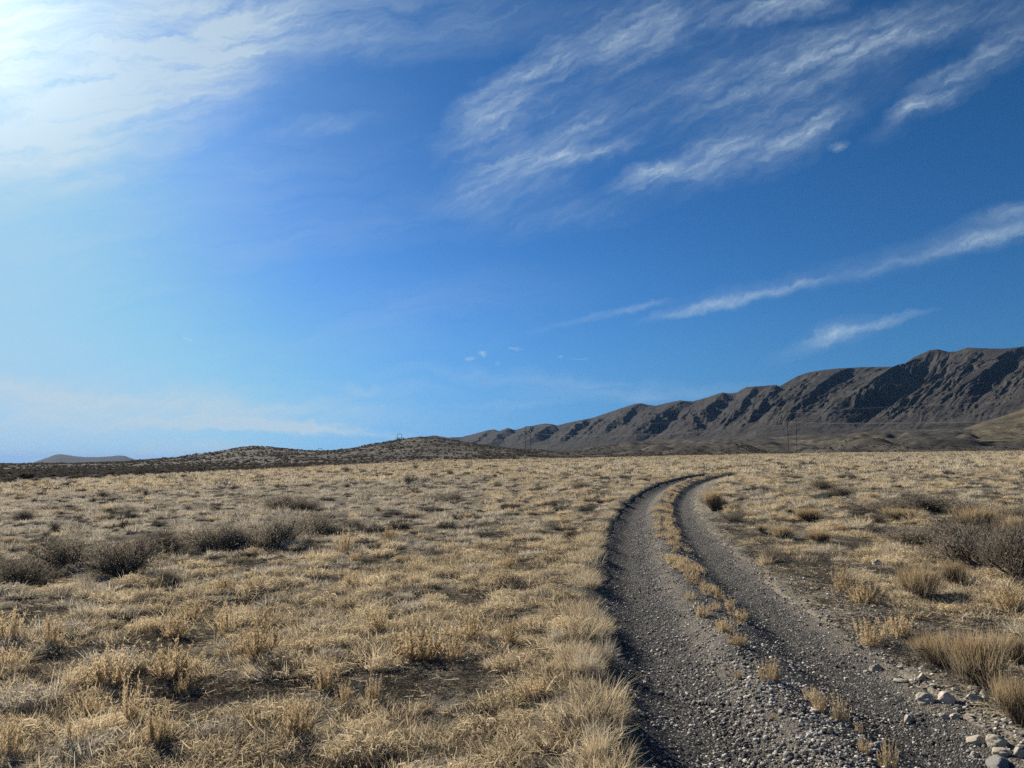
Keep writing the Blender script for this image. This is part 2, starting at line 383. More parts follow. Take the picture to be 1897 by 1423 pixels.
def road_mat():
    m, t, out = new_mat('gravel_road'); P = geo_pos(t)
    vc = t.new('ShaderNodeTexVoronoi', feature='F1'); t.put(vc.inputs['Vector'], P); vc.inputs['Scale'].default_value = 70
    vd = vc.outputs['Distance']; cell = t.sep(vc.outputs['Color'])[0]
    v2 = t.voro(P, 170, 'F1'); n = t.noise(P, 1.6, 5, 0.6); n2 = t.noise(P, 14, 4, 0.65)
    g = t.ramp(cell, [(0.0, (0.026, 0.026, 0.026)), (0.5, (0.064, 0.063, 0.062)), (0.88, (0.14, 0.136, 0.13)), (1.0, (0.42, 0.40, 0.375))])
    dust_and_light = t.ramp(n2, [(0.3, (0.15, 0.135, 0.112)), (0.7, (0.40, 0.355, 0.285))])
    dm = t.attr('dust_and_light')  # dusty shoulder, plus crown light and rut shade put into the colour
    c = t.mix(t.math('MULTIPLY', t.range(t.math('ADD', t.math('ADD', t.math('MULTIPLY', n, 0.7), t.math('MULTIPLY', n2, 0.35)), dm), 0.60, 0.98), 0.85), g, dust_and_light)
    bh = t.math('ADD', t.math('MULTIPLY', vd, -1.0), t.math('MULTIPLY', v2, -0.4))
    principled(t, out, c, 0.9, bh, 1.0, 0.035, 0.1)
    return m
def mountain_mat(name, tint=(1, 1, 1), sc=1.0):
    m, t, out = new_mat(name); P = geo_pos(t); ps = t.mapping(P, scl=(sc, sc, sc))
    n1 = t.noise(ps, 0.012, 7, 0.62); n2 = t.noise(ps, 0.09, 5, 0.7); n3 = t.noise(ps, 0.35, 3, 0.7)
    v = t.math('ADD', t.math('MULTIPLY', n1, 0.45), t.math('ADD', t.math('MULTIPLY', n2, 0.35), t.math('MULTIPLY', n3, 0.22)))
    c = t.ramp(v, [(0.38, (0.013, 0.0125, 0.012)), (0.5, (0.034, 0.032, 0.029)), (0.62, (0.082, 0.074, 0.064))])
    c = t.mix(t.math('MULTIPLY', t.attr('rock'), 0.6), c, (0.055, 0.05, 0.045))
    c = t.mix(1.0, c, tint, 'MULTIPLY')
    bh = t.math('ADD', t.math('MULTIPLY', n2, 1.0), t.math('MULTIPLY', n3, 0.5))
    principled(t, out, c, 0.95, bh, 0.35, 5.0, 0.03)
    return m
def simple_mat(name, a, b, scale, rough=0.85, bump=0.4, bd=0.01, stretch=(1, 1, 1), spec=0.2, rw=0.3):
    m, t, out = new_mat(name)
    oc = t.new('ShaderNodeTexCoord').outputs['Object']; v = t.mapping(oc, scl=stretch)
    n = t.noise(v, scale, 6, 0.6); ri = t.new('ShaderNodeObjectInfo').outputs['Random']
    c = t.ramp(t.math('ADD', t.math('MULTIPLY', n, 1.05 - rw), t.math('MULTIPLY', ri, rw)), [(0.3, a), (0.8, b)])
    principled(t, out, c, rough, n, bump, bd, spec); return m
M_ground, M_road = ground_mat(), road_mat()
M_rock = simple_mat('pale_rock', (0.33, 0.285, 0.22), (0.64, 0.57, 0.46), 14, 0.85, 0.6, 0.02)
M_grock = simple_mat('grey_rock', (0.12, 0.115, 0.11), (0.30, 0.285, 0.265), 14, 0.85, 0.6, 0.02)
M_pebble = simple_mat('pebble', (0.075, 0.071, 0.066), (0.58, 0.54, 0.47), 18, 0.8, 0.3, 0.01, rw=0.75)
M_pole = simple_mat('weathered_pole_wood', (0.06, 0.05, 0.042), (0.14, 0.12, 0.10), 2, 0.9, 0.3, 0.01, (6, 6, 0.5))
M_ins = simple_mat('grey_insulator', (0.12, 0.12, 0.12), (0.25, 0.25, 0.26), 4, 0.4, 0.0)
M_wire = simple_mat('aluminium_wire', (0.20, 0.20, 0.20), (0.30, 0.30, 0.30), 1, 0.8, 0.0, spec=0.1)
M_mtn = mountain_mat('mountain_slopes'); M_hill2 = mountain_mat('near_hill_slopes', (2.3, 2.1, 1.6), 1.6); M_far = mountain_mat('far_hill_slopes', (0.16, 0.17, 0.18), 0.3)

# ------------------------------------------------------------------ ground sheet
def build_ground():
    az = np.concatenate([np.linspace(-180, -46, 45)[:-1], np.linspace(-46, 46, 921), np.linspace(46, 180, 45)[1:]])
    d1 = np.exp(np.linspace(math.log(0.6), math.log(3.5), 26))[:-1]
    d2 = np.exp(np.linspace(math.log(3.5), math.log(1800), 700))
    d3 = np.exp(np.linspace(math.log(1800), math.log(45000), 60))[1:]
    d = np.concatenate([d1, d2, d3])
    A, D = np.meshgrid(np.radians(az), d); X = D*np.sin(A); Y = D*np.cos(A)
    Z = z_surface(X, Y)
    Z = Z + fbm(X/0.42, Y/0.42, 12, 3)*0.022*(1 - sstep(25, 60, D)) 
    o = road_off(X, Y); yv = Y
    inside = sstep(0.03, 0.30, np.minimum(o - edge_l(yv), edge_r(yv) - o)) * road_far(Y)
    Z = Z - inside*(0.06 + 0.002*D)
    px = pxof(X, Y); Yp = np.maximum(Y, 1)
    e = scrub_edge(px)*(1 + 0.18*fbm(px/60, Yp/40, 61, 3))
    scr = sstep(0.93, 1.07, Yp/e)*(Y > 0)
    fan = sstep(400, 560, Y + 60*fbm(X/80, Y/80, 15, 3)) * sstep(900, 1150, px)
    bare = bare_mask(X, Y)
    V = np.stack([X, Y, Z], -1).reshape(-1, 3)
    nr, nc = X.shape; Fq = grid_faces(nr, nc)[:, ::-1]
    V = np.vstack([V, [[0, 0, float(z_surface(np.array([0.]), np.array([0.]))[0])]]])
    me = mesh_from('ground', V, Fq, M_ground, True, {'scrub': np.append(scr.ravel(), 0), 'bare': np.append(bare.ravel(), 0), 'tan': np.append(shoulder(X, Y).ravel(), 0), 'fan': np.append(fan.ravel(), 0)})
    o_ = link('ground', me); tag(o_, kind='structure'); return o_
def shoulder(X, Y):
    o = road_off(X, Y); w_ = np.interp(Y, [0, 7, 12, 18], [3.0, 2.5, 1.6, 1.0])
    return (1 - sstep(0.5, 1.1, np.abs(o - 0.8)/w_ + 0.25*fbm(X/0.9, Y/0.9, 73, 3)))*(o > 0)*(Y < ROAD_END)
def bare_mask(X, Y):
    n = 0.8*fbm(X/1.9, Y/1.9, 71, 4, 0.55) - 0.7*mound(X, Y)
    o = road_off(X, Y)
    b = sstep(0.06, 0.30, n)*0.92
    b = np.maximum(b, shoulder(X, Y)*0.78)
    return b
def build_road():
    ys = [-11.9]
    while ys[-1] < ROAD_END:
        y = ys[-1]; ys.append(y + (0.30 if y < 3 else 0.05 if y < 12 else 0.0045*y))
    ys = np.array(ys); oo = np.linspace(0, 1, 120)
    Yc = np.repeat(ys[:, None], 120, 1)
    el, er = edge_l(ys)[:, None], edge_r(ys)[:, None]
    O = el + (er - el)*oo[None, :]
    s = np.interp(ys, _yy, _dx)[:, None]; c = 1/np.sqrt(1 + s*s)
    X = np.interp(ys, _yy, _xx)[:, None] + O*c; Y = Yc - O*s*c
    Z = z_surface(X, Y) + fbm(X/0.22, Y/0.22, 14, 3)*0.016*(1 - sstep(20, 50, Yc)) + fbm(X/0.9, Y/0.9, 15, 2)*0.02
    edge = np.minimum(oo, 1-oo)[None, :]*3.1
    Z = Z - (1 - sstep(0.0, 0.22, edge))*0.05
    dust_and_light = 0.50*np.exp(-((O-1.12)/0.30)**2) + 0.42*np.exp(-((O+0.45)/0.24)**2) - 0.40*np.exp(-((O+1.15)/0.38)**2) - 0.40*np.exp(-((O-0.42)/0.26)**2)  # pale dusty shoulder; sunlit crown painted paler, shade in both ruts painted darker
    V = np.stack([X, Y, Z], -1).reshape(-1, 3)
    me = mesh_from('dirt_road', V, grid_faces(*X.shape), M_road, True, {'dust_and_light': dust_and_light.ravel()})
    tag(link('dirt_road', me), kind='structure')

# ------------------------------------------------------------------ mountains
RIDGE = np.array([(700, 822), (760, 812), (790, 809), (805, 807), (830, 811), (855, 810), (880, 804), (905, 797), (915, 796), (925, 799), (940, 793), (955, 797), (975, 791), (1010, 785), (1022, 786), (1032, 789),
    (1050, 784), (1075, 779), (1100, 774), (1120, 767), (1150, 757), (1175, 749), (1187, 747), (1200, 750), (1215, 752), (1240, 746), (1260, 742), (1285, 744), (1310, 737), (1340, 727), (1350, 729), (1365, 728),
    (1385, 717), (1405, 716), (1440, 713), (1446, 716), (1480, 697), (1500, 690), (1530, 685), (1560, 682), (1600, 680), (1660, 679), (1680, 674), (1700, 661), (1730, 648), (1745, 646), (1765, 651), (1780, 650),
    (1800, 643), (1830, 644), (1860, 645), (1880, 644), (1897, 642), (1950, 632), (2050, 617), (2200, 600), (2500, 580)])
# spur crests: (x at the ridge, x at the foot, half width in px, height as a share of relief)
SPURS = [(1885, 1700, 92, 0.36), (1690, 1440, 100, 0.38), (1632, 1490, 22, 0.10), (1565, 1400, 74, 0.36), (1450, 1345, 40, 0.22), (1400, 1300, 30, 0.16), (1345, 1235, 48, 0.31), (1300, 1195, 28, 0.14),
         (1262, 1130, 54, 0.37), (1187, 1075, 42, 0.34), (1120, 1040, 28, 0.18), (1085, 1012, 30, 0.28), (1028, 965, 28, 0.34), (985, 930, 20, 0.18), (940, 885, 24, 0.34), (905, 855, 18, 0.24), (840, 800, 20, 0.25),
         (2010, 1850, 90, 0.36), (2140, 1960, 70, 0.25), (2260, 2100, 90, 0.35), (1790, 1660, 40, 0.12), (1960, 1800, 30, 0.15)]
def build_mountain():
    a = np.concatenate([np.arange(740, 1940, 1.25), np.arange(1940, 2500, 5)]); tt = np.concatenate([np.linspace(-0.08, 1.0, 330), 1 + np.array([0.02, 0.05, 0.1, 0.2, 0.4, 0.7])])
    A, T = np.meshgrid(a, tt)
    toe = np.interp(A, [740, 850, 1000, 1150, 1400, 1650, 1900, 2500], [3600, 3200, 2700, 2200, 1600, 1350, 1150, 900])
    rid = np.interp(A, [740, 850, 1000, 1150, 1400, 1650, 1900, 2500], [5200, 4800, 4200, 3600, 2800, 2450, 2150, 1700])
    Dp = toe + (rid - toe)*T
    Tc = np.clip(T, 0, 1)
    foot = np.interp(A, [740, 900, 1200, 1450, 1700, 1900, 2500], [838, 836, 832, 812, 806, 800, 790])
    asm = np.arange(600, 2800, 4.0); yy_ = np.interp(asm, RIDGE[:, 0], RIDGE[:, 1])
    yy_ = np.convolve(np.pad(yy_, 12, mode='edge'), np.hanning(25)/np.hanning(25).sum(), 'valid')
    shift = np.interp(A, [740, 1000, 1400, 1700, 2500], [40, 70, 150, 190, 220])
    top = sstep(0.80, 1.0, Tc)
    ysky = np.interp(A + shift*(1 - Tc), asm, yy_)*(1 - top) + np.interp(A, RIDGE[:, 0], RIDGE[:, 1])*top
    X0 = (A - CX)/F*Dp
    wob = fbm(A/70, T*3, 202, 4, 0.5)*18 + fbm(A/10, T*12, 205, 3)*1.6
    sp = np.zeros_like(A)
    for (a1, a0, w, h) in SPURS:
        cx = a0 + (a1 - a0)*Tc**(0.72 + ((int(a1)*13) % 5)*0.13) + wob*(1 - 0.5*Tc)
        q = (A - cx)/(w*(0.78 + 0.22*(1-Tc)))
        sm = np.clip(0.28 + 2.0*h, 0, 1)*(1 - 0.35*sstep(0.55, 0.0, Tc)*((int(a1)*7) % 3)/2)
        v = (1 - np.where(q < 0, np.abs(q)*0.42, np.abs(q)*1.25))*sm
        sp = np.maximum(sp, v)
    sp = np.clip(sp + fbm((A - shift*Tc + wob)/46, Tc*2.2, 212, 4, 0.5, True)*0.28 + fbm((A - shift*Tc + wob)/19, Tc*3.5, 222, 3, 0.5, True)*0.13 + fbm(X0/120, Dp/120, 210, 4, 0.5, True)*0.07, 0, 1.15)
    win = np.clip(np.sin(PI*Tc**0.68), 0, 1)**0.45
    var = np.clip(0.80 + 0.55*fbm((A - shift*Tc)/95, Tc*1.6 + 3, 251, 2), 0.45, 1.15)
    e = Tc**0.80*(1 - 0.72*var*(1 - sp)*win)
    rocky = sstep(0.25, 0.6, fbm(X0/60, Dp/60, 231, 4, 0.6, True) + 0.25*Tc)
    e = e + (fbm(X0/42, Dp/42, 215, 3, 0.5, True)*0.007 + 0.012*rocky)*win
    e = np.minimum(e, 0.4 + 0.6*Tc + 0.2*Tc*(1-Tc))
    Z = CAMH + ((HOR - foot) + (foot - ysky)*e)/F*Dp
    sky_n = fbm(A/7, A*0, 240, 3)*0.7*rid/F
    zr = CAMH + (HOR - np.interp(A, RIDGE[:, 0], RIDGE[:, 1]))/F*rid + sky_n; zb = CAMH + (HOR - foot)/F*toe
    Z = np.where(T >= 0.9999, zr, Z)
    back = np.clip(T - 1, 0, 1); Z = np.where(T > 1, zr*(1 - back*0.9), Z)
    Z = np.where(T < 0, zb - 30*(-T/0.08), Z)
    V = np.stack([X0, Dp, Z], -1).reshape(-1, 3)
    me = mesh_from('mountain_range', V, grid_faces(*A.shape), M_mtn, True, {'rock': rocky.ravel()})
    tag(link('mountain_range', me), kind='structure')
def ridge_hill(name, prof_, dep, mat, foot, seed, rough=1.0, amp=0.3, n=500, xr=None):
    prof_ = np.array(prof_); a = np.linspace(prof_[0, 0], prof_[-1, 0], n); t = np.concatenate([np.linspace(0, 1, 90), [1.1, 1.35, 1.8]])
    A, T = np.meshgrid(a, t); D = dep*foot + dep*(1-foot)*T
    zr = CAMH + (HOR - np.interp(A, prof_[:, 0], prof_[:, 1]))/F*dep
    zb = CAMH + (HOR - 872)/F*dep*foot if xr is None else CAMH + (HOR - xr)/F*dep*foot
    Tc = np.clip(T, 0, 1)
    Z = zb + (zr - zb)*(0.5*Tc + 0.5*Tc*Tc)
    X = (A - CX)/F*D
    L = dep*0.05
    Z = Z + (zr - zb)*amp*fbm(X/L, D/L/2, seed, 4, 0.55, True)*np.sin(PI*Tc)*0.5
    Z = np.where(T > 1, zb + (zr - zb)*(1 - (T - 1)), Z)
    V = np.stack([X, D, Z], -1).reshape(-1, 3)
    tag(link(name, mesh_from(name, V, grid_faces(*A.shape), mat, True, {'rock': np.zeros(A.size)})), kind='structure')
build_ground(); build_road(); build_mountain()
ridge_hill('near_hill', [(1690, 836), (1720, 822), (1752, 806), (1790, 793), (1830, 780), (1870, 768), (1900, 757), (1960, 738), (2100, 705), (2400, 660)], 900, M_hill2, 0.72, 300, amp=0.25, xr=818)
ridge_hill('distant_hill', [(-400, 870), (0, 863), (50, 860.5), (66, 857), (90, 848.5), (104, 843.5), (113, 841.5), (124, 842.5), (140, 845), (160, 847), (185, 847), (210, 845.5), (222, 844), (234, 844.5), (246, 849), (258, 852.5), (270, 851),
            (300, 848.5), (345, 846.5), (385, 846), (430, 850), (520, 858), (700, 872)], 9000, M_far, 0.75, 310, amp=0.25)

# ------------------------------------------------------------------ power line
def tube_mesh(paths, rads, sides=6):
    V, Fq, n0 = [], [], 0
    for P, r in zip(paths, rads):
        P = np.asarray(P, float); k = len(P); r = np.broadcast_to(np.asarray(r, float), (k,))
        T = np.gradient(P, axis=0); T /= np.linalg.norm(T, axis=1)[:, None] + 1e-9
        up = np.array([0, 0, 1.]) if abs(T[0, 2]) < 0.9 else np.array([1., 0, 0])
        S = np.cross(T, up); S /= np.linalg.norm(S, axis=1)[:, None] + 1e-9; U = np.cross(S, T)
        an = np.arange(sides)/sides*2*PI
        ring = P[:, None, :] + r[:, None, None]*(np.cos(an)[None, :, None]*S[:, None, :] + np.sin(an)[None, :, None]*U[:, None, :])
        V.append(ring.reshape(-1, 3))
        i = np.arange(k-1)[:, None]*sides; j = np.arange(sides)[None, :]; j2 = (j+1) % sides
        Fq.append(np.stack([(i+j), (i+j2), (i+sides+j2), (i+sides+j)], -1).reshape(-1, 4) + n0); n0 += k*sides
    return np.vstack(V), np.vstack(Fq)
def tubes(name, paths, rads, mat, parent=None, sides=6, smooth=True):
    V, Fq = tube_mesh(paths, rads, sides)
    return link(name, mesh_from(name, V, Fq, mat, smooth, {'tint': np.full(len(V), 0.5)}), parent)
POLES = [((285, 80), None, 'tall wooden power pole frame to the right of the plain'),
         ((148, 400), 761, 'nearest and tallest wooden H-frame power pole, in front of the dark mountain spurs'),
         ((15.5, 730), 790, 'wooden H-frame power pole standing before the low left end of the mountain range'),
         ((-141, 950), 804, 'wooden H-frame power pole poking above the crest of the scrubby hill'),
         ((-291, 1150), 831, 'farthest tiny H-frame power pole, only its top bar showing above the hill saddle')]
ends = []
for i, ((x, y), top, lab) in enumerate(POLES):
    zt = float(z_surface(np.array([float(x)]), np.array([float(y)]))[0])
    ztop = CAMH + (HOR - top)/F*y if top else zt + 23
    q = POLES[min(i+1, len(POLES)-1)][0]; p = POLES[max(i-1, 0)][0]
    dx, dy = q[0]-p[0], q[1]-p[1]; L = math.hypot(dx, dy); sx, sy = dy/L, -dx/L
    h = ztop - zt; sp = 2.9; th = max(1.0, math.hypot(x, y)/520)   # stout timbers on the far frames
    o = link('power_pole_frame', None, None, (x, y, zt), math.atan2(sy, sx)); tag(o, lab, 'power pole', 'H-frame poles of the power line')
    for s in (-1, 1):
        tubes('pole', [[(s*sp, 0, -1.5), (s*sp, 0, h*0.5), (s*sp, 0, h)]], [[0.18*th, 0.16*th, 0.12*th]], M_pole, o, 8)
    tubes('top_bar', [[(-sp, 0.25, h-0.3), (sp, 0.25, h-0.3)]], [0.13*th], M_pole, o, 6)
    za = h - 5.2
    tubes('crossarm', [[(-2.0*sp, -0.25, za), (2.0*sp, -0.25, za)]], [0.15*th], M_pole, o, 6)
    tubes('brace', [[(-sp, 0.05, za-1), (sp, 0.05, za-7)], [(sp, -0.05, za-1), (-sp, -0.05, za-7)]], [0.08*th, 0.08*th], M_pole, o, 5)
    for s in (-1.9*sp, 0, 1.9*sp):
        tubes('insulator', [[(s, -0.25, za-0.1), (s, -0.25, za-0.5), (s, -0.25, za-0.55), (s, -0.25, za-1.2)]], [[0.05, 0.05, 0.16, 0.12]], M_ins, o, 6)
    ends.append([(x + sx*s, y + sy*s, zt + zz) for s, zz in ((-1.9*sp, za-1.2), (0, za-1.2), (1.9*sp, za-1.2), (-sp, h), (sp, h))])
for k in range(5):
    pts = []
    for a_, b_ in zip(ends[:-1], ends[1:]):
        a_, b_ = np.array(a_[k]), np.array(b_[k]); n = 24; s = np.linspace(0, 1, n)[:, None]
        Pw = a_ + (b_-a_)*s; Pw[:, 2] -= (4*s*(1-s)*(5.0 if k < 3 else 3.5))[:, 0]
        pts.append(Pw if len(pts) == 0 else Pw[1:])
    Pw = np.vstack(pts)
    o = tubes('power_line_wire', [Pw], [0.022 if k < 3 else 0.012], M_wire, None, 4)
    if k < 3: tag(o, 'pale sagging conductor wire hung below the crossarms of the H-frame poles', 'wire', 'conductor wires of the power line')
    else: tag(o, 'thin shield wire strung between the tops of the H-frame poles', 'wire', 'shield wires of the power line')

# ------------------------------------------------------------------ plant builders
def strips(P, W, side, tint):
    # P (n,k,3) centre lines, W (n,k) widths, side (n,3) or (n,k,3), tint (n,) or (n,k)
    n, k, _ = P.shape
    if side.ndim == 2: side = np.repeat(side[:, None, :], k, 1)
    A = P - side*W[..., None]/2; B = P + side*W[..., None]/2
    V = np.stack([A, B], 2).reshape(-1, 3)
    b = (np.arange(n)*2*k)[:, None] + (np.arange(k-1)*2)[None, :]; b = b.ravel()
    Fq = np.stack([b, b+1, b+3, b+2], 1)
    if tint.ndim == 1: tint = np.repeat(tint[:, None], k, 1)
    return V, Fq, np.repeat(tint, 2, 1).ravel()
def merge(parts):
    V, Fq, T, n = [], [], [], 0
    for v, f, t_ in parts: V.append(v); Fq.append(f + n); T.append(t_); n += len(v)
    return np.vstack(V), np.vstack(Fq), np.concatenate(T)
def pmesh(name, parts, mat):
    V, Fq, T = merge(parts); return mesh_from(name, V, Fq, mat, False, {'tint': np.clip(T, 0, 1)})
def rand_side(D, r):
    q = r.normal(size=D.shape); s = np.cross(D, q); return s/(np.linalg.norm(s, axis=-1, keepdims=True) + 1e-9)
def grass_blades(r, n, rad, ln, lean, wid, droop=0.4, k=3, flow=None, tint=(0.1, 0.9), center=0.5):
    a = r.uniform(0, 2*PI, n); q = rad*r.uniform(0, 1, n)**center
    base = np.stack([q*np.cos(a), q*np.sin(a), np.full(n, -0.015)], 1)
    az = a + r.normal(0, 0.8, n); 
    if flow is not None: az = np.where(r.uniform(size=n) < 0.65, flow + r.normal(0, 0.6, n), az)
    th = np.radians(r.uniform(lean[0], lean[1], n)); l = r.uniform(ln[0], ln[1], n)
    D = np.stack([np.sin(th)*np.cos(az), np.sin(th)*np.sin(az), np.cos(th)], 1)
    out = np.stack([np.cos(az), np.sin(az), np.zeros(n)], 1)
    s = np.linspace(0, 1, k)
    dr = r.uniform(0, droop, n)
    P = base[:, None] + D[:, None]*(l[:, None]*s[None])[..., None]
    P = P + out[:, None]*((dr*l)[:, None]*(s**2)[None]*0.6)[..., None]
    P[..., 2] -= (dr*l)[:, None]*(s**2)[None]*0.7
    P[..., 2] = np.maximum(P[..., 2], -0.02 + 0.03*r.uniform(size=(n, 1)))
    W = wid*r.uniform(0.6, 1.3, n)[:, None]*np.array([1.0 - 0.75*v**1.5 for v in s])[None]
    return strips(P, W, rand_side(D, r), r.uniform(tint[0], tint[1], n))
def weed_parts(r, nst=26, H=0.5, spread=0.28, leaf=0.021, per=44):
    az = r.uniform(0, 2*PI, nst); th = np.radians(np.abs(r.normal(0, 20, nst)) + 3); l = H*r.uniform(0.55, 1.0, nst)
    base = np.stack([spread*0.35*np.cos(az)*r.uniform(0, 1, nst), spread*0.35*np.sin(az)*r.uniform(0, 1, nst), np.full(nst, -0.02)], 1)
    out = np.stack([np.cos(az), np.sin(az), np.zeros(nst)], 1); s = np.linspace(0, 1, 5)
    hor = np.sin(th)*l*1.1
    P = base[:, None] + out[:, None]*(hor[:, None]*(s**0.75)[None])[..., None]
    P[..., 2] += (l*np.cos(th)*0.95)[:, None]*(s**1.2)[None]
    P = P + r.normal(0, 0.006, P.shape)
    stems = strips(P, np.full((nst, 5), 0.0045)*np.linspace(1.1, 0.5, 5)[None], rand_side(P[:, -1]-P[:, 0], r), r.uniform(0.2, 0.9, nst))
    # short upright side sprigs clothed in tiny dry leaves
    nl = nst*per; i = r.integers(0, nst, nl); u = r.uniform(0.16, 1.0, nl)
    f = u*4; j = np.minimum(f.astype(int), 3); w = (f-j)[:, None]
    B = P[i, j]*(1-w) + P[i, j+1]*w
    az2 = r.uniform(0, 2*PI, nl); th2 = np.radians(r.uniform(12, 55, nl))
    D = np.stack([np.sin(th2)*np.cos(az2), np.sin(th2)*np.sin(az2), np.cos(th2)], 1)
    ll = leaf*r.uniform(1.2, 3.6, nl)*(1.15 - 0.55*u)
    Q = B[:, None] + D[:, None]*(ll[:, None]*np.array([0, 0.5, 1.0])[None])[..., None]
    W = leaf*r.uniform(0.28, 0.6, nl)[:, None]*np.array([0.5, 1.0, 0.3])[None]
    leaves = strips(Q, W, rand_side(D, r), np.clip(r.uniform(0.1, 0.9, nl), 0, 1))
    return stems, leaves
def shrub_parts(r, rad=0.7, H=0.7, nb=16, ntw=2600, tw=(0.05, 0.13), wid=0.009, flat=0.5, broom=False):
    # woody limbs from the root, forking, then many fine twigs around the limb ends
    paths, rads, tips = [], [], []
    for b in range(nb):
        az = 2*PI*b/nb + r.normal(0, 0.3); th = math.radians(r.uniform(8, 72)) if not broom else math.radians(r.uniform(2, 42))
        L = (rad/max(math.sin(th), 0.45) if th > 0.7 else H/max(math.cos(th), 0.5))*r.uniform(0.62, 0.9)
        p = np.array([r.normal(0, 0.04), r.normal(0, 0.04), -0.05]); d = np.array([math.sin(th)*math.cos(az), math.sin(th)*math.sin(az), math.cos(th)])
        pts = [p.copy()]
        for k in range(5):
            d = d + r.normal(0, 0.22, 3) + np.array([0, 0, 0.06]); d /= np.linalg.norm(d); p = p + d*L/5; p[2] = max(p[2], 0.03); pts.append(p.copy())
        paths.append(np.array(pts)); rads.append(np.linspace(0.022, 0.007, 6)*(rad/0.7)**0.5)
        for k in (2, 3, 4):
            for f in range(2):
                d2 = d + r.normal(0, 0.6, 3); d2[2] = abs(d2[2])*0.8 + 0.15; d2 /= np.linalg.norm(d2); q0 = pts[k]; l2 = L*r.uniform(0.25, 0.5)
                q1 = q0 + d2*l2*0.5; q2 = q1 + (d2 + r.normal(0, 0.3, 3))*l2*0.5
                for q in (q1, q2): q[2] = max(q[2], 0.04)
                paths.append(np.array([q0, q1, q2])); rads.append(np.array([0.009, 0.006, 0.003])*(rad/0.7)**0.5); tips += [q1, q2]
        tips += [pts[-1], pts[-2], pts[-3]]
    V, Fq = tube_mesh(paths, rads, 4)
    wood = (V, Fq, r.uniform(0.1, 0.9, len(V)))
    tips = np.array(tips); w8 = r.uniform(0.3, 1.0, len(tips)); w8 /= w8.sum()
    i = r.choice(len(tips), ntw, p=w8); B = tips[i] + r.normal(0, (0.115 if not broom else 0.075)*rad/0.7, (ntw, 3))*np.array([1, 1, 0.8])
    B[:, 2] = np.clip(B[:, 2], 0.02, H*1.02)
    D = B/np.array([rad, rad, H])*np.array([1, 1, 0.7]) + np.array([0, 0, 0.5 if not broom else 1.5]) + r.normal(0, 0.65 if not broom else 0.2, (ntw, 3)); D /= np.linalg.norm(D, axis=1)[:, None]
    l = r.uniform(tw[0], tw[1], ntw)*(rad/0.7)**0.4*(2.0 if broom else 1.0)
    bend = r.normal(0, 0.15, (ntw, 3))
    s = np.array([0, 0.5, 1.0]); P = B[:, None] + (D*l[:, None])[:, None]*s[None, :, None] + (bend*l[:, None])[:, None]*(s**2)[None, :, None]
    W = wid*r.uniform(0.6, 1.3, ntw)[:, None]*np.array([1.0, 0.8, 0.35])[None]
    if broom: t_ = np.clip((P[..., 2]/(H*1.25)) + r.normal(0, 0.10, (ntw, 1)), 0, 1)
    else: t_ = np.clip(r.uniform(0.05, 0.95, ntw), 0, 1)
    tw_ = strips(P, W, rand_side(D, r), t_)
    return wood, tw_

# ------------------------------------------------------------------ scattered stuff
def proto(name, me):
    return bpy.data.objects.new(name, me)
def scatter(name, protos, X, Y, rot, scl, idx, kind='stuff', sink=0.0, tilt=None, label=None, Z=None):
    n = len(X)
    if Z is None: Z = z_surface(X, Y)
    me = bpy.data.meshes.new(name); me.vertices.add(n)
    me.vertices.foreach_set('co', np.stack([X, Y, Z - sink], 1).astype(np.float32).ravel())
    rv = np.zeros((n, 3), np.float32); rv[:, 2] = rot
    if tilt is not None: rv[:, :2] = tilt
    sv = np.asarray(scl, np.float32); sv = np.repeat(sv[:, None], 3, 1) if sv.ndim == 1 else sv
    for nm, a in (('irot', rv), ('iscl', sv)):
        at_ = me.attributes.new(nm, 'FLOAT_VECTOR', 'POINT'); at_.data.foreach_set('vector', np.ascontiguousarray(a).ravel())
    at_ = me.attributes.new('iidx', 'INT', 'POINT'); at_.data.foreach_set('value', np.asarray(idx, np.int32))
    o = link(name, me); tag(o, label, None, None, kind)
    col = bpy.data.collections.new(name + ' sources')
    for i, p in enumerate(protos): p.name = f'{name} source {i:02d}'; col.objects.link(p)
    ng = bpy.data.node_groups.new(name + ' scatter', 'GeometryNodeTree')
    ng.interface.new_socket('Geometry', in_out='INPUT', socket_type='NodeSocketGeometry')
    ng.interface.new_socket('Geometry', in_out='OUTPUT', socket_type='NodeSocketGeometry')
    N = ng.nodes; L = ng.links
    gi = N.new('NodeGroupInput'); go = N.new('NodeGroupOutput'); ip = N.new('GeometryNodeInstanceOnPoints'); ci = N.new('GeometryNodeCollectionInfo')
    ci.inputs['Collection'].default_value = col; ci.inputs['Separate Children'].default_value = True; ci.inputs['Reset Children'].default_value = True
    def na(nm, typ):
        q = N.new('GeometryNodeInputNamedAttribute'); q.data_type = typ; q.inputs['Name'].default_value = nm; return q.outputs['Attribute']
    L.new(gi.outputs[0], ip.inputs['Points']); L.new(ci.outputs[0], ip.inputs['Instance']); ip.inputs['Pick Instance'].default_value = True
    L.new(na('iidx', 'INT'), ip.inputs['Instance Index'])
    er = N.new('FunctionNodeEulerToRotation'); L.new(na('irot', 'FLOAT_VECTOR'), er.inputs[0]); L.new(er.outputs[0], ip.inputs['Rotation'])
    L.new(na('iscl', 'FLOAT_VECTOR'), ip.inputs['Scale']); L.new(ip.outputs[0], go.inputs[0])
    md = o.modifiers.new('scatter', 'NODES'); md.node_group = ng
    return o
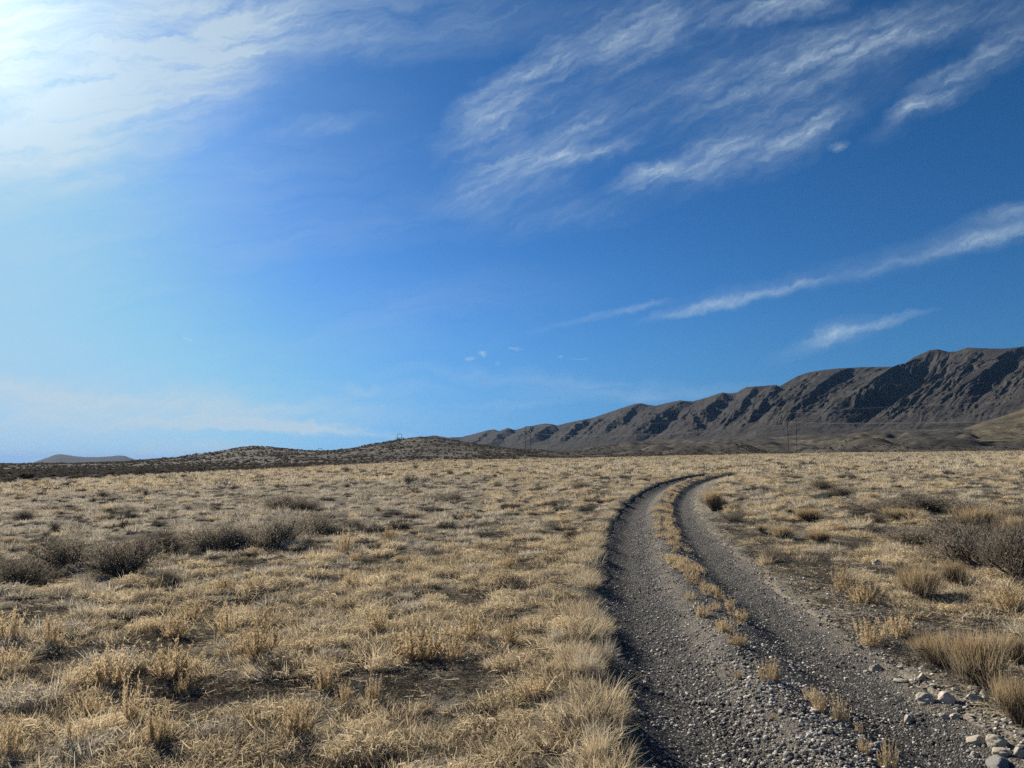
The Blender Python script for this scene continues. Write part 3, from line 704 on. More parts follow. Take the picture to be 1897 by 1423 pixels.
def field(n, d0, d1, az=None, power=2.0):
    az = az or ((-58, 58) if d1 < 30 else (-43, 43))
    if d1 < 30: n = int(n*1.4)
    # random points over a wedge of ground in front of the viewpoint; power 2 = even per square metre
    u = rng.uniform(0, 1, n); d = (d0**power + u*(d1**power - d0**power))**(1/power); a = np.radians(rng.uniform(az[0], az[1], n))
    return d*np.sin(a), d*np.cos(a)
def off_road(X, Y, l=-1.75, r=1.5):
    o = road_off(X, Y); return ~((o > l) & (o < r) & (Y < ROAD_END))

# ------------------------------------------------------------------ grass, stones and scrub too many to count
def R_g(k): return np.random.default_rng(k)
NV = 6
mats_near = [M_straw, M_straw, M_straw, M_litter, M_pale, M_straw]
P_mat = [proto('m', pmesh('matted grass', [grass_blades(R_g(100+i), 120, 0.18, (0.04, 0.13), (25, 88), 0.0068, 0.4, 3, i*1.05, (0, 1)),
                                           grass_blades(R_g(150+i), 36, 0.15, (0.05, 0.15), (5, 40), 0.006, 0.3, tint=(0, 1))], mats_near[i])) for i in range(NV)]
P_bun = [proto('b', pmesh('bunchgrass', [grass_blades(R_g(200+i), 430, 0.15, (0.08, 0.22), (2, 86), 0.0095, 0.7, 3, tint=(0, 1))], (M_pale, M_pale, M_straw, M_pale, M_tan, M_dead)[i])) for i in range(NV)]
P_mid = [proto('c', pmesh('bunchgrass', [grass_blades(R_g(300+i), 130, 0.17, (0.10, 0.26), (2, 84), 0.024, 0.7, 3, tint=(0, 1))], (M_tan, M_pale, M_tan, M_tan, M_pale, M_dead)[i])) for i in range(NV)]
P_far = [proto('d', pmesh('bunchgrass', [grass_blades(R_g(400+i), 26, 0.22, (0.14, 0.32), (5, 80), 0.055, 0.5, 3)], (M_tan, M_tan, M_tan, M_tan, M_pale, M_dead)[i])) for i in range(NV)]
P_tall = [proto('t', pmesh('tall grass', [grass_blades(R_g(500+i), 55, 0.11, (0.12, 0.31), (2, 42), 0.0058, 0.5, 4, tint=(0, 1)), grass_blades(R_g(550+i), 45, 0.12, (0.06, 0.16), (20, 80), 0.006, 0.5, tint=(0, 1))], (M_straw, M_tan, M_straw, M_pale, M_tan, M_straw)[i])) for i in range(NV)]
def ico(sub, r, seed, flat=0.6, rough=0.35, mat=None, name='stone'):
    import bmesh
    bm = bmesh.new(); bmesh.ops.create_icosphere(bm, subdivisions=sub, radius=1.0); g = R_g(seed)
    off = g.uniform(0, 100, 3)
    co = np.array([v.co[:] for v in bm.verts])
    # cut by a few random planes for a broken-stone look, then roughen
    for k in range(9):
        n = g.normal(size=3); n /= np.linalg.norm(n); d = g.uniform(0.55, 0.95) if sub < 4 else g.uniform(0.6, 0.92)
        s = co @ n - d; co = co - np.maximum(s, 0)[:, None]*n*0.9
    nn = fbm(co[:, 0]*1.7 + off[0], co[:, 1]*1.7 + co[:, 2]*2.3 + off[1], seed, 3)
    co = co*(1 + rough*0.35*nn)[:, None]*np.array([1.0, g.uniform(0.65, 0.95), flat])*r
    for v, c in zip(bm.verts, co): v.co = c
    me = bpy.data.meshes.new(name); bm.to_mesh(me); bm.free(); me.materials.append(mat)
    me.polygons.foreach_set('use_smooth', np.full(len(me.polygons), sub > 2, bool)); return me
P_peb = [proto('p', ico(2 if i < 5 else 1, 1.0, 600+i, (0.6, 0.5, 0.7, 0.45, 0.55, 0.6, 0.5)[i], 0.5, (M_pebble, M_grock, M_pebble, M_pebble, M_pebble, M_pebble, M_rock)[i])) for i in range(7)]
def clump_keep(X, Y, seed, size, lo, hi):
    return rng.uniform(size=len(X)) < sstep(lo, hi, fbm(X/size, Y/size, seed, 3))
def grid_field(sp, d0, d1, jit=0.38, az=None):
    az = az or (58 if d1 < 30 else 50 if d1 < 70 else 43)
    # one clump to a cell, shifted about inside it, so that clumps stand apart
    w = d1*math.tan(math.radians(az)); gx, gy = np.meshgrid(np.arange(-w, w, sp), np.arange(d0*0.7, d1, sp))
    gx = gx + rng.uniform(-jit, jit, gx.shape)*sp; gy = gy + rng.uniform(-jit, jit, gy.shape)*sp
    x, y = gx.ravel(), gy.ravel(); d = np.hypot(x, y); k = (d > d0) & (d < d1) & (np.abs(np.degrees(np.arctan2(x, y))) < az); return x[k], y[k]
P_hum = []
for i in range(6):
    g = R_g(460+i); n_ = 300; a = g.uniform(0, 2*PI, n_); q = 0.16*np.sqrt(g.uniform(0, 1, n_)); az = np.where(g.uniform(size=n_) < 0.6, i*1.05 + g.normal(0, 0.9, n_), g.uniform(0, 2*PI, n_))
    hgt = 0.11*np.sqrt(np.clip(1 - (q/0.19)**2, 0, 1))*g.uniform(0.5, 1.1, n_)
    B = np.stack([q*np.cos(a), q*np.sin(a), hgt*0.6], 1); L_ = g.uniform(0.035, 0.115, n_); out = np.stack([np.cos(az), np.sin(az), np.zeros(n_)], 1)
    s4 = np.array([0, 0.35, 0.7, 1.0]); P = B[:, None] + out[:, None]*(L_[:, None]*np.array([0, 0.3, 0.68, 0.95])[None])[..., None]
    P[..., 2] += L_[:, None]*np.array([0, 0.36, 0.42, 0.16])[None]*g.uniform(0.3, 1.5, n_)[:, None]; P[..., 2] -= 0.03
    W = 0.0066*g.uniform(0.6, 1.3, n_)[:, None]*np.array([1, 0.9, 0.7, 0.3])[None]
    P_hum.append(proto('h', pmesh('hummock', [strips(P, W, rand_side(out, g), g.uniform(0.05, 0.95, n_)), grass_blades(R_g(470+i), 45, 0.14, (0.08, 0.19), (5, 50), 0.0055, 0.4, tint=(0, 1))], (M_straw, M_straw, M_tan, M_pale, M_straw, M_straw)[i])))
X, Y = grid_field(0.46, 3.6, 20); ok = off_road(X, Y, -1.85, 1.9); ok &= rng.uniform(size=len(X)) < (0.85 - 0.83*sstep(0.15, 0.6, bare_mask(X, Y)))*(1 - 0.8*sstep(12, 20, np.hypot(X, Y))); X, Y = X[ok], Y[ok]; n = len(X)
s_ = rng.uniform(0.6, 1.45, n)
scatter('hummock_grass', P_hum, X, Y, rng.uniform(0, 2*PI, n), np.stack([s_, s_, s_*rng.uniform(0.8, 1.5, n)], 1), rng.integers(0, 6, n))
# matted straw close by
X, Y = field(11000, 3.6, 24, power=1.75); ok = off_road(X, Y, -1.70, 1.7); ok &= rng.uniform(size=len(X)) > 0.9*sstep(0, 1, (np.hypot(X, Y) - np.interp(pxof(X, Y), [0, 600, 900, 1200, 1900], [9.0, 10.5, 15, 16, 12]))/5)
b = bare_mask(X, Y); ok &= rng.uniform(size=len(X)) < 1.05 - 0.95*b; X, Y = X[ok], Y[ok]; n = len(X)
lit = (bare_mask(X, Y) > 0.45) | (rng.uniform(size=n) < 0.34)
idx = np.where(lit, 3, rng.choice([0, 1, 2, 4, 5], n, p=[.26, .26, .2, .08, .2]))
scatter('dry_grass', P_mat, X, Y, rng.uniform(0, 2*PI, n), rng.uniform(0.65, 1.35, n)*np.where(lit, 0.7, 1.0), idx)
# bunchgrass out to the middle distance
X, Y = grid_field(0.60, 8.5, 64); ok = off_road(X, Y, -2.0, 1.8); r_ = np.hypot(X, Y); px = pxof(X, Y)
edge = np.interp(px, [0, 600, 900, 1200, 1900], [9.5, 11, 15, 16, 12])
ok &= rng.uniform(size=len(X)) < (0.15 + 0.80*sstep(0, 1, (r_ - edge)/5 + 0.3))*(0.45 + 0.5*sstep(-0.25, 0.15, fbm(X/2.2, Y/2.2, 81, 3)))
X, Y, px = X[ok], Y[ok], px[ok]; n = len(X)
left = px < 900
idx = np.where(left, rng.choice([0, 1, 2, 3, 4, 5], n, p=[.29, .26, .02, .20, .01, .22]), rng.choice([0, 1, 2, 3, 4, 5], n, p=[.10, .10, .24, .08, .26, .22]))
s = np.clip(rng.lognormal(-0.05, 0.38, n), 0.4, np.interp(np.hypot(X, Y), [9, 16, 26], [0.8, 1.1, 1.7]))
scatter('bunchgrass', P_bun, X, Y, rng.uniform(0, 2*PI, n), np.stack([s, s, s*rng.uniform(0.75, 1.25, n)], 1), idx)
X, Y = grid_field(0.84, 58, 150); e = scrub_edge(pxof(X, Y)); ok = off_road(X, Y, -2.0, 1.7) & (Y < e*(1 + 0.18*fbm(pxof(X, Y)/60, Y/40, 61, 3))*rng.uniform(0.9, 1.06, len(X)))
X, Y = X[ok], Y[ok]; n = len(X); s = np.clip(rng.lognormal(0.05, 0.35, n), 0.5, 1.9)
scatter('meadow_grass', P_mid, X, Y, rng.uniform(0, 2*PI, n), np.stack([s, s, s*rng.uniform(0.7, 1.3, n)], 1), rng.choice(6, n, p=[.2, .16, .16, .16, .12, .2]))
X, Y = grid_field(1.05, 146, 400); e = scrub_edge(pxof(X, Y)); ok = off_road(X, Y, -2.0, 1.7) & (Y < e*(1 + 0.18*fbm(pxof(X, Y)/60, Y/40, 61, 3))*rng.uniform(0.88, 1.1, len(X)))
X, Y = X[ok], Y[ok]; n = len(X); s = np.clip(rng.lognormal(0.15, 0.35, n), 0.5, 2.2)
scatter('far_meadow_grass', P_far, X, Y, rng.uniform(0, 2*PI, n), np.stack([s*1.3, s*1.3, s*0.9], 1), rng.choice(6, n, p=[.2, .16, .16, .16, .12, .2]))
# tall grass along the left edge of the track and on its far bank
yv = np.exp(rng.uniform(math.log(2.8), math.log(59), 1900)); o = -1.57 - np.abs(rng.normal(0, 0.15, 1900)) + 0.13*gnoise(yv/0.8, yv*0, 77) + 0.08*gnoise(yv/0.3, yv*0, 79)
keep = rng.uniform(size=1900) < 0.05 + 0.55*sstep(-0.05, 0.35, gnoise(yv/1.3, yv*0 + 5, 78)); yv, o = yv[keep], o[keep]
sl = np.interp(yv, _yy, _dx); c = 1/np.sqrt(1 + sl*sl); X = np.interp(yv, _yy, _xx) + o*c; Y = yv - o*sl*c; n = len(X)
s = rng.uniform(0.5, 1.0, n)*(0.8 + 0.45*np.clip(gnoise(Y/0.7, Y*0 + 11, 57) + 0.3, 0, 1))*(1 - 0.35*sstep(8, 40, Y))
scatter('roadside_grass', P_tall, X, Y, rng.uniform(0, 2*PI, n), np.stack([s*1.1, s*1.1, s], 1), rng.integers(0, 6, n))
# broken stems and leaf litter over the bare patches
P_lit = [proto('l', pmesh('litter', [grass_blades(R_g(440+i), 46, 0.22, (0.03, 0.12), (74, 90), 0.006, 0.1, 3, tint=(0, 1)), grass_blades(R_g(445+i), 14, 0.2, (0.03, 0.08), (5, 60), 0.006, 0.3, tint=(0, 1))], (M_litter, M_litter, M_dead, M_straw)[i])) for i in range(4)]
X, Y = field(22000, 3.6, 22, power=1.75); ok = off_road(X, Y, -1.75, 1.3) & (rng.uniform(size=len(X)) < 0.15 + 0.85*sstep(0.1, 0.5, bare_mask(X, Y))); X, Y = X[ok], Y[ok]; n = len(X)
scatter('plant_litter', P_lit, X, Y, rng.uniform(0, 2*PI, n), rng.uniform(0.6, 1.3, n), rng.choice(4, n, p=[.30, .24, .20, .26]), Z=z_surface(X, Y) + 0.012)
# gravel: on the road, in a heap on the crown, and along the right shoulder
def along(n, y0, y1, o0, o1, pw=1.0):
    yv = y0 + (y1-y0)*rng.uniform(0, 1, n)**pw; o = rng.uniform(o0, o1, n); sl = np.interp(yv, _yy, _dx); c = 1/np.sqrt(1+sl*sl)
    return np.interp(yv, _yy, _xx) + o*c, yv - o*sl*c, o
X1, Y1, o1 = along(64000, 3.6, 24, -1.50, 1.7, 1.8)
kp = rng.uniform(size=64000) < 0.45 + 0.75*np.clip(np.exp(-((o1+0.45)/0.4)**2) + 0.5*np.exp(-((o1-1.5)/0.3)**2), 0, 1)*1.0 + 0.15*sstep(0, 0.3, fbm(X1/0.8, Y1/0.8, 95, 3)); X1, Y1 = X1[kp], Y1[kp]; s1 = np.minimum(0.0062*rng.lognormal(0.2, 0.48, len(X1)), 0.02)
X2, Y2, _ = along(1500, 4.0, 6.6, -0.85, 0.12); s2 = np.minimum(0.0115*rng.lognormal(0.0, 0.42, 1500), 0.026)
X3, Y3, _ = along(2600, 4.0, 13, 1.0, 3.2, 1.5); s3 = np.minimum(0.010*rng.lognormal(0.1, 0.55, 2600), 0.03)
X4, Y4 = field(3500, 3.8, 12); s4 = np.minimum(0.009*rng.lognormal(0.1, 0.5, len(X4)), 0.024); k4 = bare_mask(X4, Y4) > 0.3; X4, Y4, s4 = X4[k4], Y4[k4], s4[k4]
X, Y, s = np.concatenate([X1, X2, X3, X4]), np.concatenate([Y1, Y2, Y3, Y4]), np.concatenate([s1, s2, s3, s4]); n = len(X)
big = s > 0.011
idx = np.where(big, rng.choice([0, 1, 2, 3, 4], n), rng.choice([5, 6, 1, 5], n))
scatter('gravel', P_peb, X, Y, rng.uniform(0, 2*PI, n), s, idx, tilt=rng.normal(0, 0.25, (n, 2)), Z=z_surface(X, Y) + s*0.25 + 0.004)
# low scrub cloaking the hill and the flats beyond the meadow
P_scr = []
for i in range(5):
    w, tw = shrub_parts(R_g(700+i), 0.6, 0.6, 7, 170, (0.14, 0.34), 0.075)
    P_scr.append(proto('s', pmesh('scrub', [tw], (M_scrub, M_scrub, M_scrub, M_scrub, M_dead)[i])))
X, Y = field(90000, 70, 900, power=1.25); e = scrub_edge(pxof(X, Y))*(1 + 0.18*fbm(pxof(X, Y)/60, Y/40, 61, 3))
ok = (Y > e*rng.uniform(0.93, 1.12, len(X))) & (rng.uniform(size=len(X)) < 0.25 + 0.75*sstep(-0.2, 0.2, fbm(X/16, Y/22, 83, 3))) & ((pxof(X, Y) < 1150) | (Y < 520))
X, Y = X[ok], Y[ok]; n = len(X); s = rng.lognormal(-0.25, 0.35, n)*(0.75 + 0.25*sstep(200, 700, Y))
scatter('hillside_scrub', P_scr, X, Y, rng.uniform(0, 2*PI, n), np.stack([s*1.15, s*1.15, s*0.85], 1), rng.choice(5, n, p=[.27, .25, .2, .2, .08]))

# ------------------------------------------------------------------ shrubs, weeds and rocks that can be told apart
def px_size(y): return F/y                      # photograph pixels per metre at a depth
def two(name, parts, mats, names):              # meshes of a plant with two parts
    return [pmesh(nm, [p], m) for nm, p, m in zip(names, parts, mats)]
SAGE = [two('sagebrush', shrub_parts(R_g(800+i), 0.75, 0.75, 17, 5200, (0.035, 0.095), 0.012), (M_wood, M_sage), ('branches', 'foliage')) for i in range(5)]
SAGE_S = [two('sagebrush', shrub_parts(R_g(820+i), 0.75, 0.75, 9, 620, (0.10, 0.24), 0.035), (M_wood, M_sage), ('branches', 'foliage')) for i in range(4)]
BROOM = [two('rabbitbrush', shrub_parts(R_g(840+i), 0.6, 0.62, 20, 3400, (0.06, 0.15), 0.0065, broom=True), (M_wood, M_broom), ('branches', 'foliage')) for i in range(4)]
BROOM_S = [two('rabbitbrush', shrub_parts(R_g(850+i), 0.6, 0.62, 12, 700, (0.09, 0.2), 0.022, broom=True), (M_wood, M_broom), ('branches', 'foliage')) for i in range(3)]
WEED = [two('weed', weed_parts(R_g(860+i), 26 + 4*i, 0.5, 0.28), (M_stalk, M_weed), ('stems', 'leaves')) for i in range(5)]
MEDW = [two('weed', weed_parts(R_g(880+i), 34, 0.26, 0.30, 0.015, 30), (M_stalk, M_weed), ('stems', 'leaves')) for i in range(4)]
BUNCH = [pmesh('bunchgrass', [grass_blades(R_g(900+i), 520, 0.15, (0.14, 0.36), (2, 82), 0.006, 0.65, 4)], (M_straw, M_pale, M_straw)[i]) for i in range(3)]
placed = []
def plant(kind, px, py, w, h, label, group, z_sink=0.02):
    x, y, z = at(px, py); m = w/px_size(y)/2; hh = h/px_size(y)
    r = R_g(int(px*7 + py*13)); rz = r.uniform(0, 2*PI)
    def sc(rad, hgt): return (m/rad, m/rad, hh/hgt)
    if kind == 'sage':
        nm, cat = 'sagebrush', 'sagebrush'
        ms, s = (SAGE[r.integers(5)], sc(0.66, 0.98)) if w >= 38 else (SAGE_S[r.integers(4)], sc(0.82, 0.82))
    elif kind == 'broom':
        nm, cat = 'rabbitbrush', 'rabbitbrush'
        ms, s = (BROOM[r.integers(4)], sc(0.62, 0.82)) if w >= 38 else (BROOM_S[r.integers(3)], sc(0.62, 0.80))
    elif kind == 'weed': nm, cat, ms, s = 'dry_weed', 'dry weed', WEED[r.integers(5)], sc(0.27, 0.40)
    elif kind == 'medw': nm, cat, ms, s = 'dry_weed', 'dry weed', MEDW[r.integers(4)], sc(0.30, 0.26)
    else: nm, cat, ms, s = 'bunchgrass_clump', 'grass clump', BUNCH[r.integers(3)], sc(0.36, 0.30)
    if isinstance(ms, list):
        o = link(nm, None, None, (x, y, z - z_sink), rz, s)
        for q in ms: link(q.name.split('.')[0], q, o)
    else: o = link(nm, ms, None, (x, y, z - z_sink), rz, s)
    tag(o, label, cat, group); placed.append((nm, px, py, label)); return o
G1 = 'sagebrush in the dark thicket left of the track'
for px, py, w, h, lab in [
    (30, 1085, 110, 60, 'dark grey sagebrush cut by the left picture edge, lowest of the left thicket'),
    (112, 1056, 140, 76, 'broad dark grey sagebrush at the left end of the thicket, second from the picture edge'),
    (228, 1068, 136, 88, 'largest dark grey sagebrush of the left thicket, dense and rounded'),
    (300, 1030, 90, 62, 'upright grey sagebrush just behind the right shoulder of the largest left sagebrush'),
    (302, 1080, 56, 32, 'small grey sagebrush at the lower right foot of the largest left sagebrush'),
    (388, 1020, 110, 62, 'wide grey sagebrush at the left end of the middle thicket'),
    (442, 1020, 90, 58, 'dark sagebrush squeezed in the middle of the middle thicket'),
    (510, 1012, 116, 72, 'tallest dark sagebrush of the middle thicket, with bare twigs on top'),
    (588, 990, 90, 50, 'low dark sagebrush trailing off right of the middle thicket'),
    (655, 981, 52, 26, 'small dark sagebrush standing alone right of the middle thicket'),
    (522, 948, 66, 40, 'grey left one of the close pair of sagebrush behind the thicket'),
    (563, 946, 64, 30, 'low dark right one of the close pair of sagebrush behind the thicket')]:
    plant('sage', px, py, w, h, lab, G1)
G2 = 'sagebrush in the thicket right of the track'
for px, py, w, h, lab in [
    (1640, 948, 130, 30, 'long low dark sagebrush along the back of the right thicket, left end'),
    (1725, 944, 120, 36, 'dark sagebrush along the back of the right thicket, with a pale bush before it'),
    (1795, 950, 90, 30, 'ragged dark sagebrush at the right end of the back row of the right thicket'),
    (1690, 1006, 100, 40, 'dark grey sagebrush in the middle front of the right thicket'),
    (1722, 1012, 70, 34, 'very dark sagebrush at the front corner of the right thicket, over the bare litter'),
    (1612, 968, 60, 22, 'small dark sagebrush at the left front of the right thicket'),
    (1800, 1050, 150, 92, 'big grey sagebrush with exposed black limbs, front of the right thicket'),
    (1885, 1066, 130, 124, 'tall dark shadowed sagebrush cut by the right picture edge'),
    (1885, 962, 60, 30, 'grey sagebrush on the right picture edge behind the thicket'),
    (1770, 1008, 90, 60, 'grey brown sagebrush behind the big one with black limbs'),
    (1357, 966, 44, 22, 'dark sagebrush beside the tan topped bush right of the track bend'),
    (1428, 1042, 36, 28, 'small dark sagebrush behind a straw clump right of the track'),
    (1436, 918, 48, 16, 'low dark sagebrush on the right plain, above the grey broom bush'),
    (1522, 907, 50, 22, 'brown left one of the two touching sagebrush on the right plain'),
    (1558, 921, 56, 26, 'dark right one of the two touching sagebrush on the right plain')]:
    plant('sage', px, py, w, h, lab, G2)
G3 = 'rabbitbrush with tan tops'
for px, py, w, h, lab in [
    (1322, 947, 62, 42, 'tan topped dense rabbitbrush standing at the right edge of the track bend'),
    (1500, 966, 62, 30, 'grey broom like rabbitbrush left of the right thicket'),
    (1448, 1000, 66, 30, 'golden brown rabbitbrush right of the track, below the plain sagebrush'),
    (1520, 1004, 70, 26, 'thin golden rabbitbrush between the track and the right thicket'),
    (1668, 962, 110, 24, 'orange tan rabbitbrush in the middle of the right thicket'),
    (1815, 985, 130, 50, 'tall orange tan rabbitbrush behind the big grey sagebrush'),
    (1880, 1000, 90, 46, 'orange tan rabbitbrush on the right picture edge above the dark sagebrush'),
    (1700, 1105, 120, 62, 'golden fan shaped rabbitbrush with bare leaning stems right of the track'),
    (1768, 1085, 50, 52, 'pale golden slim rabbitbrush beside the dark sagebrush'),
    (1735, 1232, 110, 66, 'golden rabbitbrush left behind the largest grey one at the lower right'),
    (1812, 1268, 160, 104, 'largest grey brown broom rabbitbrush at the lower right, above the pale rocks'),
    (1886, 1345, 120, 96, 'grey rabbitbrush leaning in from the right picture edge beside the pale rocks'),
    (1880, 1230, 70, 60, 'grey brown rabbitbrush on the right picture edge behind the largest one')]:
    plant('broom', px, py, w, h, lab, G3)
# single small shrubs dotted over the plain
far_l = [(124,900,20,8),(49,906,12,6),(37,928,26,10),(65,932,20,10),(83,935,18,9),(190,924,30,15),(174,930,20,10),(271,920,16,16),(303,888,32,8),(350,887,14,5),(395,882,16,6),(435,895,22,8),(369,904,18,8),(364,917,18,9),(432,908,30,9),(487,909,32,8),
         (47,962,48,22),(148,949,26,10),(200,950,30,12),(240,953,34,13),(274,950,22,9),(316,951,24,10),(350,947,32,11),(191,963,38,12),(145,984,42,18),(100,983,30,18),(232,978,30,15),(166,975,22,10),(287,974,22,12),(87,993,24,12),(20,1010,40,18),(60,1020,30,14),
         (398,945,30,10),(330,985,26,12),(455,930,30,10),(420,960,28,10),(270,935,22,8),(110,955,30,11),(10,940,26,10)]
far_c = [(758,896,30,17),(790,892,34,8),(835,881,24,10),(642,903,26,8),(722,881,18,6),(674,876,20,7),(640,873,28,8),(590,877,22,7),(917,886,14,10),(917,903,16,8),(800,931,40,20),(836,930,44,24),(869,962,32,12),(838,963,30,12),(745,981,34,16),(700,945,26,9),
         (1077,904,44,14),(1137,891,22,10),(1110,931,36,8),(1037,961,26,10),(965,925,20,8),(1010,905,16,7),(990,878,16,6),(1075,872,14,5),(890,870,16,6),(770,868,18,6)]
far_r = [(1487,862,20,10),(1418,877,16,7),(1580,889,32,13),(1672,886,18,8),(1715,886,20,8),(1745,871,18,5),(1778,874,18,5),(1860,878,18,7),(1340,870,40,7),(1385,866,34,6),(1460,885,20,7),(1620,925,30,12),(1500,930,26,9),(1700,905,24,8),(1780,900,26,8),(1840,918,30,10),
         (1410,985,30,14),(1560,985,34,14),(1590,945,30,12),(1390,940,24,10),(1650,868,16,5),(1545,872,18,6),(1460,950,26,10),(1855,935,36,13)]
ORD = ['first', 'second', 'third', 'fourth', 'fifth', 'sixth', 'seventh', 'eighth', 'ninth', 'tenth', 'eleventh', 'twelfth', 'thirteenth', 'fourteenth', 'fifteenth', 'sixteenth', 'seventeenth', 'eighteenth']
def rows(lst, where, grp):
    bands = [('farthest', 0, 892), ('second', 892, 925), ('third', 925, 955), ('nearest', 955, 1100)]
    for nm, y0, y1 in bands:
        sub = sorted([q for q in lst if y0 <= q[1] < y1])
        for i, (px, py, w, h) in enumerate(sub):
            sz = 'small' if w >= 26 else 'tiny'
            plant('sage' if (px*7+py) % 5 else 'broom', px, py, w, h, f'{sz} dark shrub {where}, {ORD[i]} from left in {nm} row', grp)
rows(far_l, 'beyond the left thicket', 'small shrubs scattered on the left plain')
rows(far_c, 'left of the track bend', 'small shrubs scattered on the middle plain')
rows(far_r, 'right of the track', 'small shrubs scattered on the right plain')
# golden weeds
G4 = 'golden dry weeds standing in the near grass'
for px, py, w, h, lab in [
    (482, 1214, 100, 72, 'tall bushy golden weed in the left grass, widest of the left middle'),
    (420, 1178, 58, 60, 'tall slender golden weed just behind the bushy one in the left grass'),
    (324, 1182, 56, 54, 'golden weed left behind the slender one, among dark litter'),
    (352, 1148, 50, 34, 'short golden weed farthest back on the rise below the thicket'),
    (202, 1266, 96, 66, 'wide fan shaped golden weed in the left foreground'),
    (318, 1254, 104, 66, 'broad golden weed right beside the fan shaped one'),
    (342, 1285, 44, 40, 'small golden weed in front of the broad one'),
    (168, 1330, 60, 56, 'golden weed leaning left in the lower left foreground'),
    (240, 1340, 70, 78, 'upright spiky golden weed in the lower left foreground'),
    (292, 1378, 70, 74, 'golden weed leaning left, nearest in the lower left foreground'),
    (130, 1395, 60, 66, 'golden brown weed bent over near the lower left corner'),
    (12, 1400, 60, 70, 'golden weed in the lower left corner of the picture'),
    (14, 1195, 60, 64, 'golden weed at the left picture edge, upper of two'),
    (12, 1246, 60, 54, 'golden weed at the left picture edge, lower of two'),
    (98, 1198, 56, 56, 'golden weed right of the pair at the left picture edge'),
    (604, 1278, 54, 58, 'golden weed with tall spikes left of the middle foreground'),
    (640, 1310, 28, 48, 'narrow golden weed before the tall spiked one'),
    (690, 1302, 34, 54, 'narrow golden weed beside a dark litter patch in the middle foreground'),
    (775, 1222, 130, 66, 'widest golden weed, in the middle foreground over a dark hollow'),
    (840, 1224, 60, 52, 'golden weed touching the right side of the widest weed'),
    (700, 1168, 64, 46, 'golden weed behind the widest weed, toward the plain'),
    (870, 1185, 60, 60, 'golden weed right behind the widest weed'),
    (945, 1195, 40, 50, 'thin golden weed between the widest weed and the track'),
    (550, 1362, 80, 70, 'golden weed with loose spikes low in the left middle foreground'),
    (985, 1300, 60, 50, 'golden weed near the roadside grass in the lower middle'),
    (640, 1022, 32, 40, 'upright straw coloured weed alone on the plain right of the thicket'),
    (720, 1006, 34, 30, 'pale straw weed on the plain beyond the upright one'),
    (660, 1040, 30, 22, 'small round tan weed in front of the upright straw one'),
    (470, 1098, 46, 36, 'golden weed on the rise in front of the middle thicket'),
    (415, 1096, 44, 28, 'low golden weed left on the rise in front of the middle thicket'),
    (650, 1086, 44, 28, 'golden weed on the middle plain below the upright straw one'),
    (770, 1060, 40, 30, 'golden weed on the middle plain, right of the upright straw one'),
    (940, 1060, 46, 40, 'golden weed on the plain halfway between thicket and track'),
    (1560, 1095, 40, 46, 'golden weed right of the track below the small sagebrush'),
    (1600, 1118, 60, 44, 'golden weed left of the fan shaped rabbitbrush'),
    (1610, 1195, 70, 50, 'golden weed right of the track near the pale stones'),
    (1665, 1180, 60, 44, 'golden weed between the track and the lower right rabbitbrush'),
    (1870, 1130, 60, 56, 'straw weed at the right below the dark sagebrush')]:
    plant('weed', px, py, w, h, lab, G4)
G5 = 'low golden weeds on the crown of the track'
for px, py, w, h, lab in [
    (1233, 955, 16, 8, 'tiny golden weed on the track crown, first after the bend'),
    (1236, 975, 22, 12, 'tiny golden weed on the track crown, second after the bend'),
    (1240, 998, 22, 12, 'small golden weed on the track crown, third after the bend'),
    (1250, 1022, 26, 14, 'small golden weed on the track crown, fourth after the bend'),
    (1262, 1045, 34, 18, 'golden weed on the track crown just beyond the bright tuft'),
    (1284, 1080, 54, 40, 'bright dense golden tuft on the track crown halfway to the bend'),
    (1280, 1112, 44, 24, 'golden weed on the track crown just before the bright tuft'),
    (1302, 1142, 54, 30, 'golden weed left of the slanting weed row on the crown'),
    (1332, 1110, 34, 30, 'upper golden weed of the slanting row on the right side of the crown'),
    (1354, 1132, 40, 34, 'middle golden weed of the slanting row on the right side of the crown'),
    (1378, 1150, 34, 28, 'lower golden weed of the slanting row on the right side of the crown'),
    (1345, 1172, 60, 34, 'golden weed on the crown beside a white stone'),
    (1372, 1196, 46, 30, 'golden weed on the crown in front of the white stone'),
    (1425, 1262, 70, 56, 'loose golden weed in the gravel of the near crown'),
    (1368, 1258, 40, 22, 'sparse golden weed left on the near crown gravel'),
    (1432, 1334, 30, 20, 'tiny golden weed alone in the gravel heap'),
    (1520, 1318, 56, 58, 'tall left golden weed above the gravel heap on the crown'),
    (1556, 1336, 54, 60, 'tall right golden weed above the gravel heap on the crown'),
    (1592, 1358, 34, 28, 'small golden weed trailing right of the tall crown weeds'),
    (1602, 1395, 40, 44, 'golden weed at the near end of the gravel heap'),
    (1646, 1424, 60, 66, 'nearest golden weed on the track crown at the bottom edge')]:
    plant('medw', px, py, w, h, lab, G5)
G6 = 'pale bunchgrass clumps around the track'
